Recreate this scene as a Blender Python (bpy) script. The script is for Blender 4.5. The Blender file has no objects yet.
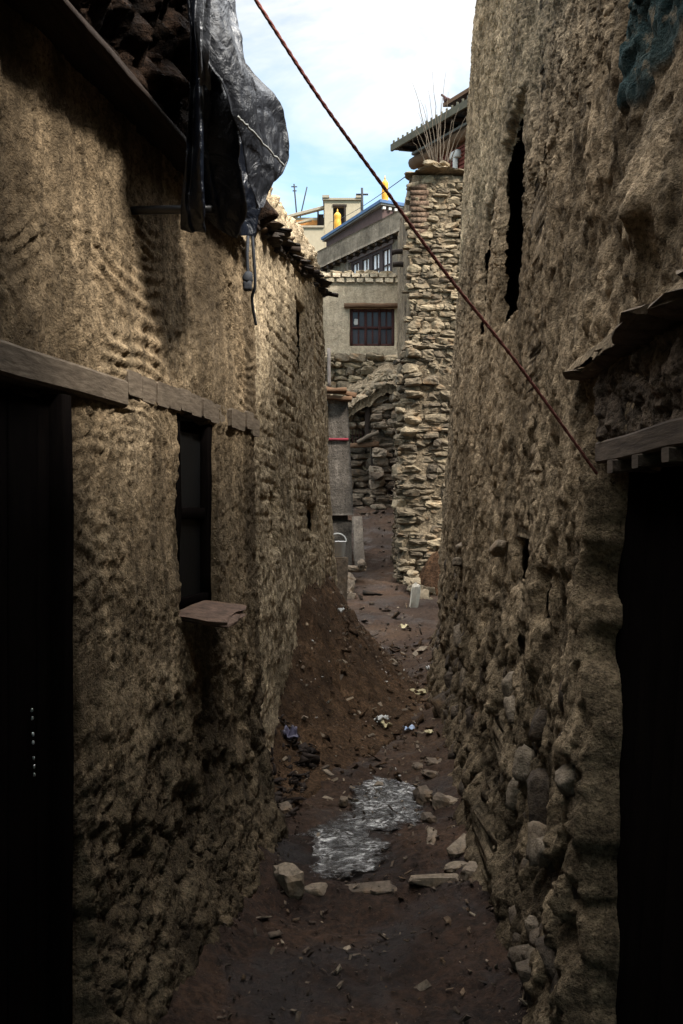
import bpy, math, random
import numpy as np
from mathutils import Matrix, Vector

rng = np.random.default_rng(7)
random.seed(7)
SC = bpy.context.scene
COL = SC.collection
CAMZ, FPX, CX, CY = 1.6, 910.2, 341.5, 512.0


def P(px, py, Y):
    return np.array([(px - CX) / FPX * Y, Y, CAMZ - (py - CY) / FPX * Y])


# ------------------------------------------------------------------ noise
def _hash(ix, iy, iz, seed):
    h = (ix.astype(np.int64) * 374761393 + iy.astype(np.int64) * 668265263
         + iz.astype(np.int64) * 2147483647 + seed * 1274126177) & 0xFFFFFFFF
    h = ((h ^ (h >> 13)) * 1274126177) & 0xFFFFFFFF
    h = ((h ^ (h >> 16)) * 2246822519) & 0xFFFFFFFF
    h = h ^ (h >> 15)
    return h / 4294967295.0


def vnoise(x, y, z, seed=0):
    x, y, z = np.broadcast_arrays(np.asarray(x, float), np.asarray(y, float), np.asarray(z, float))
    fx, fy, fz = np.floor(x), np.floor(y), np.floor(z)
    ix, iy, iz = fx.astype(int), fy.astype(int), fz.astype(int)
    tx, ty, tz = x - fx, y - fy, z - fz
    tx = tx * tx * tx * (tx * (tx * 6 - 15) + 10)
    ty = ty * ty * ty * (ty * (ty * 6 - 15) + 10)
    tz = tz * tz * tz * (tz * (tz * 6 - 15) + 10)
    r = 0
    for dx in (0, 1):
        wx = tx if dx else 1 - tx
        for dy in (0, 1):
            wy = ty if dy else 1 - ty
            for dz in (0, 1):
                wz = tz if dz else 1 - tz
                r = r + wx * wy * wz * _hash(ix + dx, iy + dy, iz + dz, seed)
    return r * 2 - 1


def fbm(x, y, z, octs=4, gain=0.5, seed=0):
    a, s, f, n = 1.0, 0.0, 1.0, 0.0
    for o in range(octs):
        s = s + a * vnoise(x * f + o * 17.3, y * f - o * 9.1, z * f + o * 3.7, seed + o)
        n += a
        a *= gain
        f *= 2.03
    return s / n


def worley2(x, y, seed=0):
    x = np.asarray(x, float); y = np.asarray(y, float)
    ix, iy = np.floor(x).astype(int), np.floor(y).astype(int)
    f1 = np.full(x.shape, 9.0); f2 = np.full(x.shape, 9.0); cid = np.zeros(x.shape)
    zz = np.zeros_like(ix)
    for dx in (-1, 0, 1):
        for dy in (-1, 0, 1):
            cx, cy = ix + dx, iy + dy
            px = cx + _hash(cx, cy, zz, seed); py = cy + _hash(cx, cy, zz + 1, seed)
            d = np.sqrt((px - x) ** 2 + (py - y) ** 2)
            h = _hash(cx, cy, zz + 2, seed)
            closer = d < f1
            f2 = np.where(closer, f1, np.minimum(f2, d))
            cid = np.where(closer, h, cid)
            f1 = np.where(closer, d, f1)
    return f1, f2, cid


def sst(a, b, x):
    t = np.clip((x - a) / (b - a), 0, 1)
    return t * t * (3 - 2 * t)


# ------------------------------------------------------------------ object helpers
def tag(o, label=None, cat=None, group=None, kind=None):
    if label: o['label'] = label
    if cat: o['category'] = cat
    if group: o['group'] = group
    if kind: o['kind'] = kind
    return o


def thing(name, loc, label, cat, group=None):
    o = bpy.data.objects.new(name, None)
    COL.objects.link(o)
    o.location = loc
    o.empty_display_size = 0.2
    return tag(o, label, cat, group)


def root_of(o):
    while o.parent: o = o.parent
    return o


class MB:
    def __init__(s):
        s.v, s.f, s.c, s.n = [], [], [], 0

    def add(s, v, f, tint=0.5, paint=0.0, wear_shade=0.0):
        v = np.asarray(v, float).reshape(-1, 3)
        c = np.zeros((len(v), 4)); c[:, 0] = tint; c[:, 1] = paint; c[:, 2] = wear_shade; c[:, 3] = 1
        s.v.append(v); s.c.append(c)
        off = s.n
        if isinstance(f, np.ndarray):
            s.f.extend((f + off).tolist())
        else:
            s.f.extend([[i + off for i in q] for q in f])
        s.n += len(v)
        return s

    def box(s, lo, hi, tint=0.5, M=None, jit=0.0):
        lo = np.array(lo, float); hi = np.array(hi, float)
        v = np.array([[(lo, hi)[i][0], (lo, hi)[j][1], (lo, hi)[k][2]] for i in (0, 1) for j in (0, 1) for k in (0, 1)])
        if jit: v = v + rng.uniform(-jit, jit, v.shape)
        if M is not None: v = v @ M[0].T + M[1]
        return s.add(v, [[0, 1, 3, 2], [4, 6, 7, 5], [0, 4, 5, 1], [2, 3, 7, 6], [0, 2, 6, 4], [1, 5, 7, 3]], tint)

    def bar(s, a, b, w, h=None, tint=0.5, rough=0.0, up=(0, 0, 1), segs=6, taper=1.0, round_=False):
        """a squared or round timber from a to b, its section wobbling along the length"""
        a = np.array(a, float); b = np.array(b, float); h = h or w
        d = b - a; L = np.linalg.norm(d); d /= L
        u = np.array(up, float)
        if abs(d @ u) > 0.95: u = np.array([1.0, 0, 0])
        x = np.cross(d, u); x /= np.linalg.norm(x); y = np.cross(x, d)
        k = 10 if round_ else 8
        if round_:
            sec = [(math.cos(t) * w / 2, math.sin(t) * h / 2) for t in np.linspace(0, 2 * math.pi, k, endpoint=False)]
        else:
            e = min(w, h) * 0.1
            sec = [(w/2-e, -h/2), (w/2, -h/2+e), (w/2, h/2-e), (w/2-e, h/2), (-w/2+e, h/2), (-w/2, h/2-e), (-w/2, -h/2+e), (-w/2+e, -h/2)]
        vs = []
        wob = np.zeros(2)
        for i in range(segs + 1):
            t = i / segs
            wob = wob * 0.6 + rng.normal(0, 1, 2) * rough
            sc = 1 + (taper - 1) * t + rng.normal(0, rough / max(w, h))
            for q in sec:
                vs.append(a + d * L * t + x * (q[0] * sc + wob[0]) + y * (q[1] * sc + wob[1]))
        f = []
        for i in range(segs):
            for j in range(k):
                f.append([i*k+j, i*k+(j+1) % k, (i+1)*k+(j+1) % k, (i+1)*k+j])
        f.append(list(range(k))[::-1]); f.append([segs*k+j for j in range(k)])
        return s.add(vs, f, tint)

    def tube(s, pts, r, k=8, tint=0.5, r1=None):
        pts = np.array(pts, float); n = len(pts)
        rs = np.linspace(r, r1 if r1 is not None else r, n)
        T = np.gradient(pts, axis=0); T /= np.linalg.norm(T, axis=1)[:, None]
        ref = np.array([0.31, 0.22, 0.92])
        vs = []
        for i in range(n):
            x = np.cross(T[i], ref); x /= np.linalg.norm(x); y = np.cross(T[i], x)
            for j in range(k):
                t = 2 * math.pi * j / k
                vs.append(pts[i] + rs[i] * (math.cos(t) * x + math.sin(t) * y))
        f = [[i*k+j, i*k+(j+1) % k, (i+1)*k+(j+1) % k, (i+1)*k+j] for i in range(n-1) for j in range(k)]
        f.append(list(range(k))[::-1]); f.append([(n-1)*k+j for j in range(k)])
        return s.add(vs, f, tint)

    def stone(s, c, size, R=None, tint=None, e=0.45, jit=0.07, paint=0.0):
        v = STONE_V.copy()
        r = np.abs(v) ** 7
        v = v / (r.sum(1) ** (1 / 7))[:, None]
        ph = rng.uniform(0, 60, 3)
        n1 = vnoise(v[:, 0] * 1.3 + ph[0], v[:, 1] * 1.3 + ph[1], v[:, 2] * 1.3 + ph[2])
        n2 = vnoise(v[:, 0] * 3 + ph[1], v[:, 1] * 3 + ph[2], v[:, 2] * 3 + ph[0])
        v = v * (1 + 0.16 * n1 + 0.10 * n2)[:, None] + rng.normal(0, jit * 0.5, v.shape)
        # chop with a random plane or two so that it reads as broken rock
        for _ in range(6):
            nn = rng.normal(0, 1, 3); nn /= np.linalg.norm(nn)
            d = v @ nn; lim = rng.uniform(0.72, 1.15)
            v = v - np.outer(np.maximum(d - lim, 0), nn)
        v = v * (np.array(size) / 2)
        if R is not None: v = v @ np.array(R).T
        s.add(v + np.array(c), STONE_F, rng.uniform(0.1, 0.95) if tint is None else tint, paint)
        return s

    def build(s, name, mat, parent=None, smooth=True, base=None):
        V = np.concatenate(s.v); C = np.concatenate(s.c)
        if parent is None and base is None:
            base = np.array([V[:, 0].mean(), V[:, 1].mean(), V[:, 2].min()])
        off = np.array(root_of(parent).location) if parent is not None else np.array(base, float)
        me = bpy.data.meshes.new(name)
        me.from_pydata((V - off).tolist(), [], s.f)
        me.update()
        a = me.attributes.new('tint', 'FLOAT_COLOR', 'POINT')
        a.data.foreach_set('color', C.astype(np.float32).ravel())
        if smooth and mat.name not in ('rubble_stone', 'damp_stone', 'shade_stone', 'path_stone', 'brown_slate'):
            me.polygons.foreach_set('use_smooth', np.ones(len(me.polygons), bool))
        me.materials.append(mat)
        o = bpy.data.objects.new(name, me)
        COL.objects.link(o)
        if parent is not None:
            o.parent = parent
        else:
            o.location = off
        return o


def _stone_template(n=4):
    vs, fs, idx = [], [], {}
    def vid(p):
        k = tuple(np.round(p, 5))
        if k not in idx:
            idx[k] = len(vs); vs.append(p)
        return idx[k]
    for ax in range(3):
        for sg in (-1, 1):
            for i in range(n):
                for j in range(n):
                    q = []
                    for a, b in ((i, j), (i+1, j), (i+1, j+1), (i, j+1)):
                        p = [0, 0, 0]
                        p[ax] = sg; p[(ax+1) % 3] = -1 + 2*a/n; p[(ax+2) % 3] = -1 + 2*b/n
                        q.append(vid(p))
                    fs.append(q if sg > 0 else q[::-1])
    return np.array(vs, float), np.array(fs)


STONE_V, STONE_F = _stone_template()


def rot(ax, ang):
    return np.array(Matrix.Rotation(ang, 3, ax))


def euler(x, y, z):
    return rot('Z', z) @ rot('Y', y) @ rot('X', x)


# ------------------------------------------------------------------ materials
class NT:
    def __init__(s, name):
        s.m = bpy.data.materials.new(name); s.m.use_nodes = True
        s.t = s.m.node_tree; s.t.nodes.clear()
        s.out = s.n('ShaderNodeOutputMaterial'); s.b = s.n('ShaderNodeBsdfPrincipled')
        s.l(s.b.outputs[0], s.out.inputs[0])
        s.co = s.n('ShaderNodeTexCoord').outputs['Object']

    def n(s, t, **k):
        o = s.t.nodes.new(t)
        for a, b in k.items(): setattr(o, a, b)
        return o

    def l(s, a, b): s.t.links.new(a, b)

    def noise(s, scale, detail=6, rough=0.6, vec=None, stretch=None, dist=0.0):
        o = s.n('ShaderNodeTexNoise'); o.inputs['Scale'].default_value = scale
        o.inputs['Detail'].default_value = detail; o.inputs['Roughness'].default_value = rough
        o.inputs['Distortion'].default_value = dist
        v = vec or s.co
        if stretch:
            mp = s.n('ShaderNodeMapping'); mp.inputs['Scale'].default_value = stretch
            s.l(v, mp.inputs[0]); v = mp.outputs[0]
        s.l(v, o.inputs['Vector'])
        return o.outputs['Fac']

    def ramp(s, fac, stops, interp='LINEAR'):
        r = s.n('ShaderNodeValToRGB'); r.color_ramp.interpolation = interp
        e = r.color_ramp.elements
        while len(e) < len(stops): e.new(0.5)
        for i, (p, c) in enumerate(stops):
            e[i].position = p
            e[i].color = (c, c, c, 1) if np.isscalar(c) else (*c, 1)
        s.l(fac, r.inputs[0])
        return r.outputs[0]

    def mix(s, fac, a, b, mode='MIX'):
        m = s.n('ShaderNodeMix', data_type='RGBA', blend_type=mode)
        for sock, v in ((0, fac), (6, a), (7, b)):
            if hasattr(v, 'is_linked'): s.l(v, m.inputs[sock])
            elif np.isscalar(v): m.inputs[sock].default_value = v if sock == 0 else (v, v, v, 1)
            else: m.inputs[sock].default_value = (*v, 1)
        return m.outputs[2]

    def math(s, op, a, b=0.0):
        m = s.n('ShaderNodeMath', operation=op)
        for i, v in enumerate((a, b)):
            if hasattr(v, 'is_linked'): s.l(v, m.inputs[i])
            else: m.inputs[i].default_value = v
        return m.outputs[0]

    def attr(s):
        a = s.n('ShaderNodeAttribute'); a.attribute_name = 'tint'
        sp = s.n('ShaderNodeSeparateColor'); s.l(a.outputs['Color'], sp.inputs[0])
        return sp.outputs

    def bump(s, h, strength=0.6, dist=0.02, nrm=None):
        b = s.n('ShaderNodeBump'); b.inputs['Strength'].default_value = strength
        b.inputs['Distance'].default_value = dist
        s.l(h, b.inputs['Height'])
        if nrm is not None: s.l(nrm, b.inputs['Normal'])
        return b.outputs[0]

    def fin(s, col, rough=0.95, nrm=None, spec=0.2, metal=0.0):
        for k, v in (('Base Color', col), ('Roughness', rough), ('Specular IOR Level', spec), ('Metallic', metal)):
            if hasattr(v, 'is_linked'): s.l(v, s.b.inputs[k])
            elif np.isscalar(v): s.b.inputs[k].default_value = v
            else: s.b.inputs[k].default_value = (*v, 1)
        if nrm is not None: s.l(nrm, s.b.inputs['Normal'])
        return s.m


def mud(name, dark, mid, light, grain=38, bump=0.7, dist=0.012, stain=0.5, paint=(0.012, 0.04, 0.044), straw=0.25, speck=1.0):
    t = NT(name)
    dark, mid, light = ([c_[0] * 0.62, c_[1] * 0.598, c_[2] * 0.61] for c_ in (dark, mid, light))
    big = t.noise(1.7, 5, 0.62)
    fine = t.noise(grain, 5, 0.7)
    c = t.ramp(big, [(0.3, dark), (0.5, mid), (0.72, light)])
    c2 = t.ramp(fine, [(0.37, 0.3), (0.49, 0.95), (0.62, 1.6)])
    pit = t.ramp(t.noise(grain * 2.8, 4, 0.75), [(0.36, 0.25), (0.46, 1.0), (0.66, 1.25)])
    c = t.mix(0.62 * speck, c, c2, 'MULTIPLY')
    c = t.mix(0.85 * speck, c, pit, 'MULTIPLY')
    run = t.ramp(t.noise(15, 4, 0.65, stretch=(1.0, 1.0, 0.13)), [(0.38, 0.55), (0.5, 1.0), (0.62, 1.2)])
    c = t.mix(0.8 * speck, c, run, 'MULTIPLY')
    patchy = t.ramp(t.noise(4.5, 3, 0.5), [(0.42, 0.78), (0.47, 1.0), (0.56, 1.0), (0.6, 1.18)])
    c = t.mix(0.8 * speck, c, patchy, 'MULTIPLY')
    # straw flecks
    st = t.noise(95, 2, 0.5, stretch=(1, 0.7, 0.25))
    c = t.mix(t.math('MULTIPLY', t.ramp(st, [(0.62, 0.0), (0.7, 1.0)]), straw), c, tuple(min(1, x * 1.6) for x in light))
    # rain streaks: dark runs down the face
    stn = t.noise(2.6, 4, 0.6, stretch=(1.0, 1.0, 0.10))
    stm = t.math('MULTIPLY', t.ramp(stn, [(0.47, 0.0), (0.60, 1.0)]), stain)
    c = t.mix(stm, c, tuple(x * 0.38 for x in dark))
    at = t.attr()
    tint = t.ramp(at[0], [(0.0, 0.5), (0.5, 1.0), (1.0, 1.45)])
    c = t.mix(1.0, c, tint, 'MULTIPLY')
    c = t.mix(at[1], c, t.mix(t.ramp(t.noise(9, 6, 0.7), [(0.55, 0.0), (0.66, 0.8)]), paint, mid))
    c = t.mix(at[2], c, tuple(x * 0.3 for x in dark))
    h = t.math('ADD', t.math('MULTIPLY', t.noise(grain * 0.6, 7, 0.72), 1.0), t.math('MULTIPLY', t.noise(grain * 3.2, 3, 0.6), 0.35))
    return t.fin(c, 0.97, t.bump(h, 1.0, dist * 2.6), 0.1)


def rock(name, a, b, c, grain=22, bump=0.6, dist=0.02):
    t = NT(name)
    a, b, c = ([x * 0.72 for x in c_] for c_ in (a, b, c))
    at = t.attr()
    base = t.ramp(at[0], [(0.05, a), (0.5, b), (0.95, c)])
    n = t.ramp(t.noise(grain, 7, 0.75), [(0.36, 0.4), (0.5, 0.95), (0.64, 1.4)])
    col = t.mix(0.9, base, n, 'MULTIPLY')
    rust = t.ramp(t.noise(5, 4, 0.6), [(0.55, 0.0), (0.72, 0.5)])
    col = t.mix(rust, col, (0.21, 0.12, 0.055))
    col = t.mix(at[1], col, (0.55, 0.51, 0.44))
    h = t.math('ADD', t.noise(grain * 0.9, 8, 0.7), t.math('MULTIPLY', t.noise(grain * 3, 4, 0.6), 0.3))
    return t.fin(col, 0.9, t.bump(h, bump, dist), 0.25)


def wood(name, a, b, axis=1, rough=0.85, scale=14, spec=0.2):
    t = NT(name)
    a, b = ([x * 0.62 for x in c_] for c_ in (a, b))
    s = [6.0, 6.0, 6.0]; s[axis] = 0.5
    n = t.noise(scale, 6, 0.65, stretch=tuple(s))
    c = t.ramp(n, [(0.3, a), (0.7, b)])
    c = t.mix(0.7, c, t.ramp(t.noise(3, 5, 0.6), [(0.3, 0.6), (0.7, 1.2)]), 'MULTIPLY')
    return t.fin(c, rough, t.bump(n, 0.5, 0.006), spec)


def paint(name, col, rough=0.6, var=0.25, spec=0.3, sc=6, metal=0.0):
    t = NT(name)
    col = [x * 0.68 for x in col]
    n = t.noise(sc, 6, 0.65)
    c = t.mix(1.0, col, t.ramp(n, [(0.3, 1 - var), (0.7, 1 + var)]), 'MULTIPLY')
    return t.fin(c, rough, t.bump(t.noise(sc * 6, 4, 0.6), 0.25, 0.004), spec, metal)


M_LEFT = mud('mud_plaster_tan', (0.25, 0.185, 0.107), (0.39, 0.295, 0.175), (0.50, 0.39, 0.24), stain=0.72, bump=0.9, dist=0.014)
M_LEFTB = mud('mud_brick_pale', (0.42, 0.335, 0.21), (0.62, 0.50, 0.315), (0.74, 0.60, 0.39), stain=0.35, bump=0.85, dist=0.014)
M_RIGHT = mud('mud_plaster_grey', (0.23, 0.173, 0.104), (0.37, 0.283, 0.172), (0.5, 0.39, 0.245), stain=0.4, bump=0.95, dist=0.015)
M_TOWER = mud('mud_mortar', (0.17, 0.132, 0.083), (0.27, 0.213, 0.136), (0.36, 0.29, 0.19), stain=0.3, grain=24, dist=0.02)
M_HOUSE = mud('mud_render_beige', (0.47, 0.39, 0.265), (0.57, 0.475, 0.325), (0.65, 0.545, 0.385), stain=0.2, grain=16, bump=0.5, dist=0.015, speck=0.4)
M_ANNEX = mud('mud_render_grey', (0.12, 0.105, 0.085), (0.21, 0.185, 0.15), (0.32, 0.28, 0.225), stain=0.5, grain=20, bump=0.5, speck=0.6)
M_CONC = mud('render_grey_balcony', (0.22, 0.19, 0.14), (0.29, 0.25, 0.185), (0.35, 0.3, 0.225), stain=0.35, grain=10, bump=0.5, dist=0.015, straw=0.0, speck=0.4)
M_EAVE = mud('sooty_brush_and_mud', (0.012, 0.008, 0.005), (0.035, 0.021, 0.013), (0.085, 0.05, 0.03), stain=0.3, grain=20, bump=1.0, dist=0.03)
M_CANOPY = mud('dark_mud_brick', (0.06, 0.045, 0.032), (0.15, 0.115, 0.08), (0.26, 0.2, 0.14), stain=0.2, grain=20, bump=1.0, dist=0.02)
M_ROCK = rock('rubble_stone', (0.09, 0.069, 0.047), (0.19, 0.147, 0.095), (0.34, 0.265, 0.17))
M_ROCKD = rock('damp_stone', (0.10, 0.073, 0.05), (0.19, 0.143, 0.10), (0.36, 0.28, 0.2))
M_ROCKP = rock('path_stone', (0.10, 0.075, 0.055), (0.19, 0.142, 0.10), (0.33, 0.26, 0.185), grain=30, dist=0.01)
M_SHADEROCK = rock('shade_stone', (0.02, 0.015, 0.011), (0.045, 0.033, 0.024), (0.08, 0.06, 0.045))  # near-black stone that carries painted shade at the eave and annex gap
M_WOODOLD = wood('weathered_wood', (0.09, 0.066, 0.045), (0.25, 0.195, 0.14))
M_WOODDARK = wood('dark_wood', (0.02, 0.013, 0.009), (0.055, 0.036, 0.026))
M_WOODGREY = wood('grey_wood', (0.1, 0.085, 0.075), (0.23, 0.2, 0.18), axis=2)
M_WOODRED = wood('maroon_wood', (0.05, 0.018, 0.016), (0.1, 0.04, 0.034), axis=0)
M_WOODBRN = wood('brown_wood', (0.12, 0.062, 0.032), (0.24, 0.14, 0.08), axis=0)

# ------------------------------------------------------------------ wall sheets
def wall_sheet(mb, ys, zs, xf, side, disp, T=1.5, holes=(), topf=None):
    """A rough wall running along Y. xf(Y, Z) is its face, side the sign of the outward normal in X, disp(Y, Z) the relief;
    the edge is carried back by T so that the sheet is the front of a solid block."""
    Yg, Zg = np.meshgrid(ys, zs)
    if topf is not None:
        z_lo, z_hi = zs[0], zs[-1]; cut = 2.95
        Zg = np.where(Zg > cut, cut + (Zg - cut) / (z_hi - cut) * (topf(Yg) - cut), Zg)
    D, tint, pnt, wear_shade = disp(Yg, Zg)
    X = xf(Yg, Zg) + side * D
    h, w = Yg.shape
    V = np.stack([X, Yg, Zg], -1).reshape(-1, 3)
    ii = np.arange(h * w).reshape(h, w)
    q = np.stack([ii[:-1, :-1], ii[:-1, 1:], ii[1:, 1:], ii[1:, :-1]], -1).reshape(-1, 4)
    if side < 0: q = q[:, ::-1]
    for (a, b, c, d) in holes:
        yf, zf = Yg.ravel()[q].mean(1), Zg.ravel()[q].mean(1)
        q = q[~((yf > a + 0.035) & (yf < b - 0.035) & (zf > c + 0.035) & (zf < d - 0.035))]
    ring = np.concatenate([ii[0, :], ii[1:, -1], ii[-1, -2::-1], ii[-2:0:-1, 0]])
    B = V[ring].copy(); B[:, 0] -= side * T
    n0 = len(V); m = len(ring)
    V = np.concatenate([V, B])
    k = np.arange(m)
    rq = np.stack([ring, n0 + k, n0 + (k + 1) % m, ring[(k + 1) % m]], -1)
    if side > 0: rq = rq[:, ::-1]
    c = [n0, n0 + w - 1, n0 + w + h - 2, n0 + 2 * w + h - 3]
    F = np.concatenate([q, rq, np.array([c])])
    ext = lambda a, d: np.concatenate([np.broadcast_to(a, Yg.shape).ravel(), np.full(m, d)])
    mb.add(V, F, ext(tint, 0.5), ext(pnt, 0), ext(wear_shade, 0))
    return V


def lines(a, b, step, extra=(), fine=0.004, n=3):
    """grid lines from a to b, finer around the edges of openings"""
    g = list(np.arange(a, b + 1e-6, step))
    for e in extra:
        g += [e + fine * k for k in range(-n, n + 1)]
    g = np.unique(np.round(np.array(g), 4))
    keep = [g[0]]
    for q in g[1:]:
        if q - keep[-1] > fine * 0.7: keep.append(q)
    return np.array(keep)


def opening(Y, Z, y0, y1, z0, z1, depth, rough=0.02, soft=0.012, seed=3):
    n1 = fbm(Y * 5, Z * 5, 0 * Y + seed, 3, seed=seed) * rough * 1.5
    n2 = fbm(Y * 5, Z * 5, 0 * Y + seed + 9, 3, seed=seed + 4) * rough * 1.5
    m = sst(y0 - soft, y0 + soft, Y + n1) * (1 - sst(y1 - soft, y1 + soft, Y + n1)) \
        * sst(z0 - soft, z0 + soft, Z + n2) * (1 - sst(z1 - soft, z1 + soft, Z + n2))
    return m * depth, m


# ---- ground height ------------------------------------------------
_gy = np.array([-400, -20, -3, 0, 3.75, 3.95, 8, 10, 12.5, 16, 19, 20.5, 24, 34, 45, 400])
_gz = np.array([-0.3, -0.1, -0.08, -0.08, -0.05, 0.0, 0.02, 0.19, 0.42, 0.95, 1.72, 2.2, 4.5, 8.0, 11.0, 12])


def x_left(Y):
    return -0.38 + 0.182 * (Y - 4.55)


def x_leftb(Y):
    return -0.457 + 0.087 * (Y - 5.6)


def x_right(Y):
    return np.interp(Y, [-6, 0, 2.84, 5, 7.7, 10, 12], [0.5, 0.62, 0.68, 0.74, 0.85, 1.06, 1.2])


def puddle(X, Y):
    def lobe(cx, cy, rx, ry, a=0.0):
        dx, dy = X - cx, Y - cy
        return 1 - np.sqrt(((dx + a * dy) / rx) ** 2 + (dy / ry) ** 2)
    m = np.maximum(lobe(0.23, 5.12, 0.21, 0.52, -0.05), lobe(-0.01, 4.42, 0.20, 0.34, -0.15))
    return np.where((np.abs(X - 0.2) < 1) & (np.abs(Y - 4.9) < 1.6), m + 0.6 * fbm(X * 6, Y * 5, 0 * X, 4, gain=0.65, seed=400), -1)


def ground_z(X, Y, detail=True):
    z = np.interp(Y, _gy, _gz)
    # the raised rough margin along the foot of the left wall
    near = np.exp(-np.clip(X - x_left(Y) , -0.3, 9) ** 2 / 0.035) * (1 - sst(4.0, 4.6, Y))
    z = z + 0.15 * near
    # worn hollow down the middle of the path
    mid = 0.13 + 0.09 * np.clip(Y - 4, 0, 12)
    z = z - 0.03 * np.exp(-((X - mid) / 0.22) ** 2) * (1 - sst(10, 14, Y))
    z = z + 0.07 * np.exp(-((X - x_right(Y)) / 0.16) ** 2) * (1 - sst(9, 11, Y))
    if detail:
        m = (np.abs(X) < 6) & (Y < 24)
        amp = np.where(m, 1.0, 3.0)
        z = z + amp * (0.035 * fbm(X * 1.6, Y * 1.6, 0 * X, 3, seed=21) + 0.030 * fbm(X * 7, Y * 7, 0 * X + 2, 4, gain=0.66, seed=22))
        w1 = worley2(X * 11, Y * 11, 44)[0]
        z = z + np.where(m, 0.018 * (0.5 - w1) * sst(-0.1, 0.3, fbm(X * 2, Y * 2, 0 * X, 2, seed=45)), 0)
        z = z - np.where(m, 0.035 * np.clip(1.6 * puddle(X, Y) + 0.3, 0, 1), 0)
        z = z + 0.012 * np.abs(fbm(X * 22, Y * 22, 0 * X + 5, 2, seed=25)) + 0.05 * near * fbm(X * 9, Y * 9, 0 * X, 3, seed=33)
    return z


def heap_h(X, Y):
    """height of the dumped earth above z = 0, against the left wall"""
    xw = x_leftb(Y)
    crest = np.interp(Y, [4.7, 5.4, 6.1, 7.1, 8.2, 9.2, 10.0, 10.9, 12], [0.02, 0.14, 0.55, 1.06, 1.10, 1.02, 0.75, 0.35, 0.2])
    width = np.interp(Y, [4.7, 6.1, 7.5, 9, 11], [0.3, 0.85, 1.25, 1.25, 0.7])
    t = np.clip((X - xw) / width, -1, 1.6)
    prof = np.where(t < 0, 1.0, np.clip(1 - t, 0, 1) ** 2.5)
    return crest * prof


mgr = NT('trodden_earth')
def _ground_mat():
    t = mgr
    big = t.noise(1.3, 5, 0.6)
    c = t.ramp(big, [(0.32, (0.009, 0.0048, 0.0031)), (0.5, (0.025, 0.0128, 0.0072)), (0.7, (0.056, 0.03, 0.0165))])
    c = t.mix(0.8, c, t.ramp(t.noise(34, 6, 0.72), [(0.37, 0.3), (0.5, 0.95), (0.63, 1.8)]), 'MULTIPLY')
    wet = t.ramp(t.noise(2.2, 5, 0.6), [(0.5, 0.0), (0.62, 1.0)])
    c = t.mix(t.math('MULTIPLY', wet, 0.6), c, (0.008, 0.006, 0.006))
    at = t.attr()
    c = t.mix(at[1], c, t.mix(1.0, (0.066, 0.038, 0.0205), t.ramp(t.noise(40, 6, 0.75), [(0.37, 0.3), (0.5, 0.95), (0.63, 1.8)]), 'MULTIPLY'))
    fl = t.ramp(t.noise(130, 2, 0.5), [(0.7, 0.0), (0.74, 0.7)])
    c = t.mix(fl, c, (0.16, 0.12, 0.08))
    rg = t.ramp(wet, [(0.0, 0.95), (1.0, 0.55)])
    h = t.math('ADD', t.noise(26, 8, 0.72), t.math('MULTIPLY', t.noise(120, 4, 0.6), 0.3))
    return t.fin(c, rg, t.bump(h, 0.9, 0.018), 0.25)
M_GROUND = _ground_mat()


def grow(a, b, s0, far, k=1.5):
    up, dn = [], []
    s, p = s0, b
    while p < far:
        s *= k; p += s; up.append(p)
    s, p = s0, a
    while p > -far:
        s *= k; p -= s; dn.append(p)
    return np.concatenate([dn[::-1], np.arange(a, b + 1e-6, s0), up])


gx = grow(-1.2, 2.0, 0.02, 400)
gyl = np.concatenate([grow(1.5, 1.52, 0.02, 400)[:-24][:0], np.array([-400, -200, -100, -50, -20, -10, -5, -3, -2, -1, 0, 0.6, 1.1, 1.5]),
                      np.arange(1.54, 9, 0.02), np.arange(9, 20.4, 0.04), np.arange(20.5, 50, 1.2), np.array([60, 80, 120, 200, 400])])
Xg, Yg = np.meshgrid(gx, gyl)
Zg = ground_z(Xg, Yg)
h_, w_ = Xg.shape
ii = np.arange(h_ * w_).reshape(h_, w_)
g = MB()
brown = np.clip(sst(4.4, 6.6, Yg) * (1 - 0.65 * sst(9.0, 11.5, Yg)) * (0.85 + 0.9 * fbm(Xg * 2, Yg * 2, 0 * Xg, 3, seed=46)), 0, 1)
g.add(np.stack([Xg, Yg, Zg], -1).reshape(-1, 3), np.stack([ii[:-1, :-1], ii[:-1, 1:], ii[1:, 1:], ii[1:, :-1]], -1).reshape(-1, 4), 0.5, brown.ravel())
tag(g.build('ground', M_GROUND, base=(0, 0, 0)), kind='structure')

# ---- the heap of earth ----------------------------------------------
M_HEAP = None
def _heap_mat():
    t = NT('dumped_earth')
    c = t.ramp(t.noise(3.2, 6, 0.65), [(0.3, (0.026, 0.0155, 0.009)), (0.5, (0.062, 0.036, 0.0195)), (0.7, (0.11, 0.064, 0.034))])
    c = t.mix(0.85, c, t.ramp(t.noise(48, 6, 0.75), [(0.37, 0.3), (0.5, 0.95), (0.63, 1.8)]), 'MULTIPLY')
    st = t.ramp(t.noise(110, 2, 0.5, stretch=(0.4, 1, 1)), [(0.66, 0.0), (0.72, 0.7)])
    c = t.mix(st, c, (0.2, 0.13, 0.065))
    h = t.math('ADD', t.noise(30, 8, 0.75), t.math('MULTIPLY', t.noise(130, 4, 0.6), 0.4))
    return t.fin(c, 0.97, t.bump(h, 1.0, 0.02), 0.1)
M_HEAP = _heap_mat()
hx = np.arange(-0.75, 1.15, 0.014); hy = np.arange(4.72, 11.2, 0.02)
HX, HY = np.meshgrid(hx, hy)
HZ = heap_h(HX, HY)
gz0 = ground_z(HX, HY)
rel = HZ - np.interp(HY, _gy, _gz)
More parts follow.
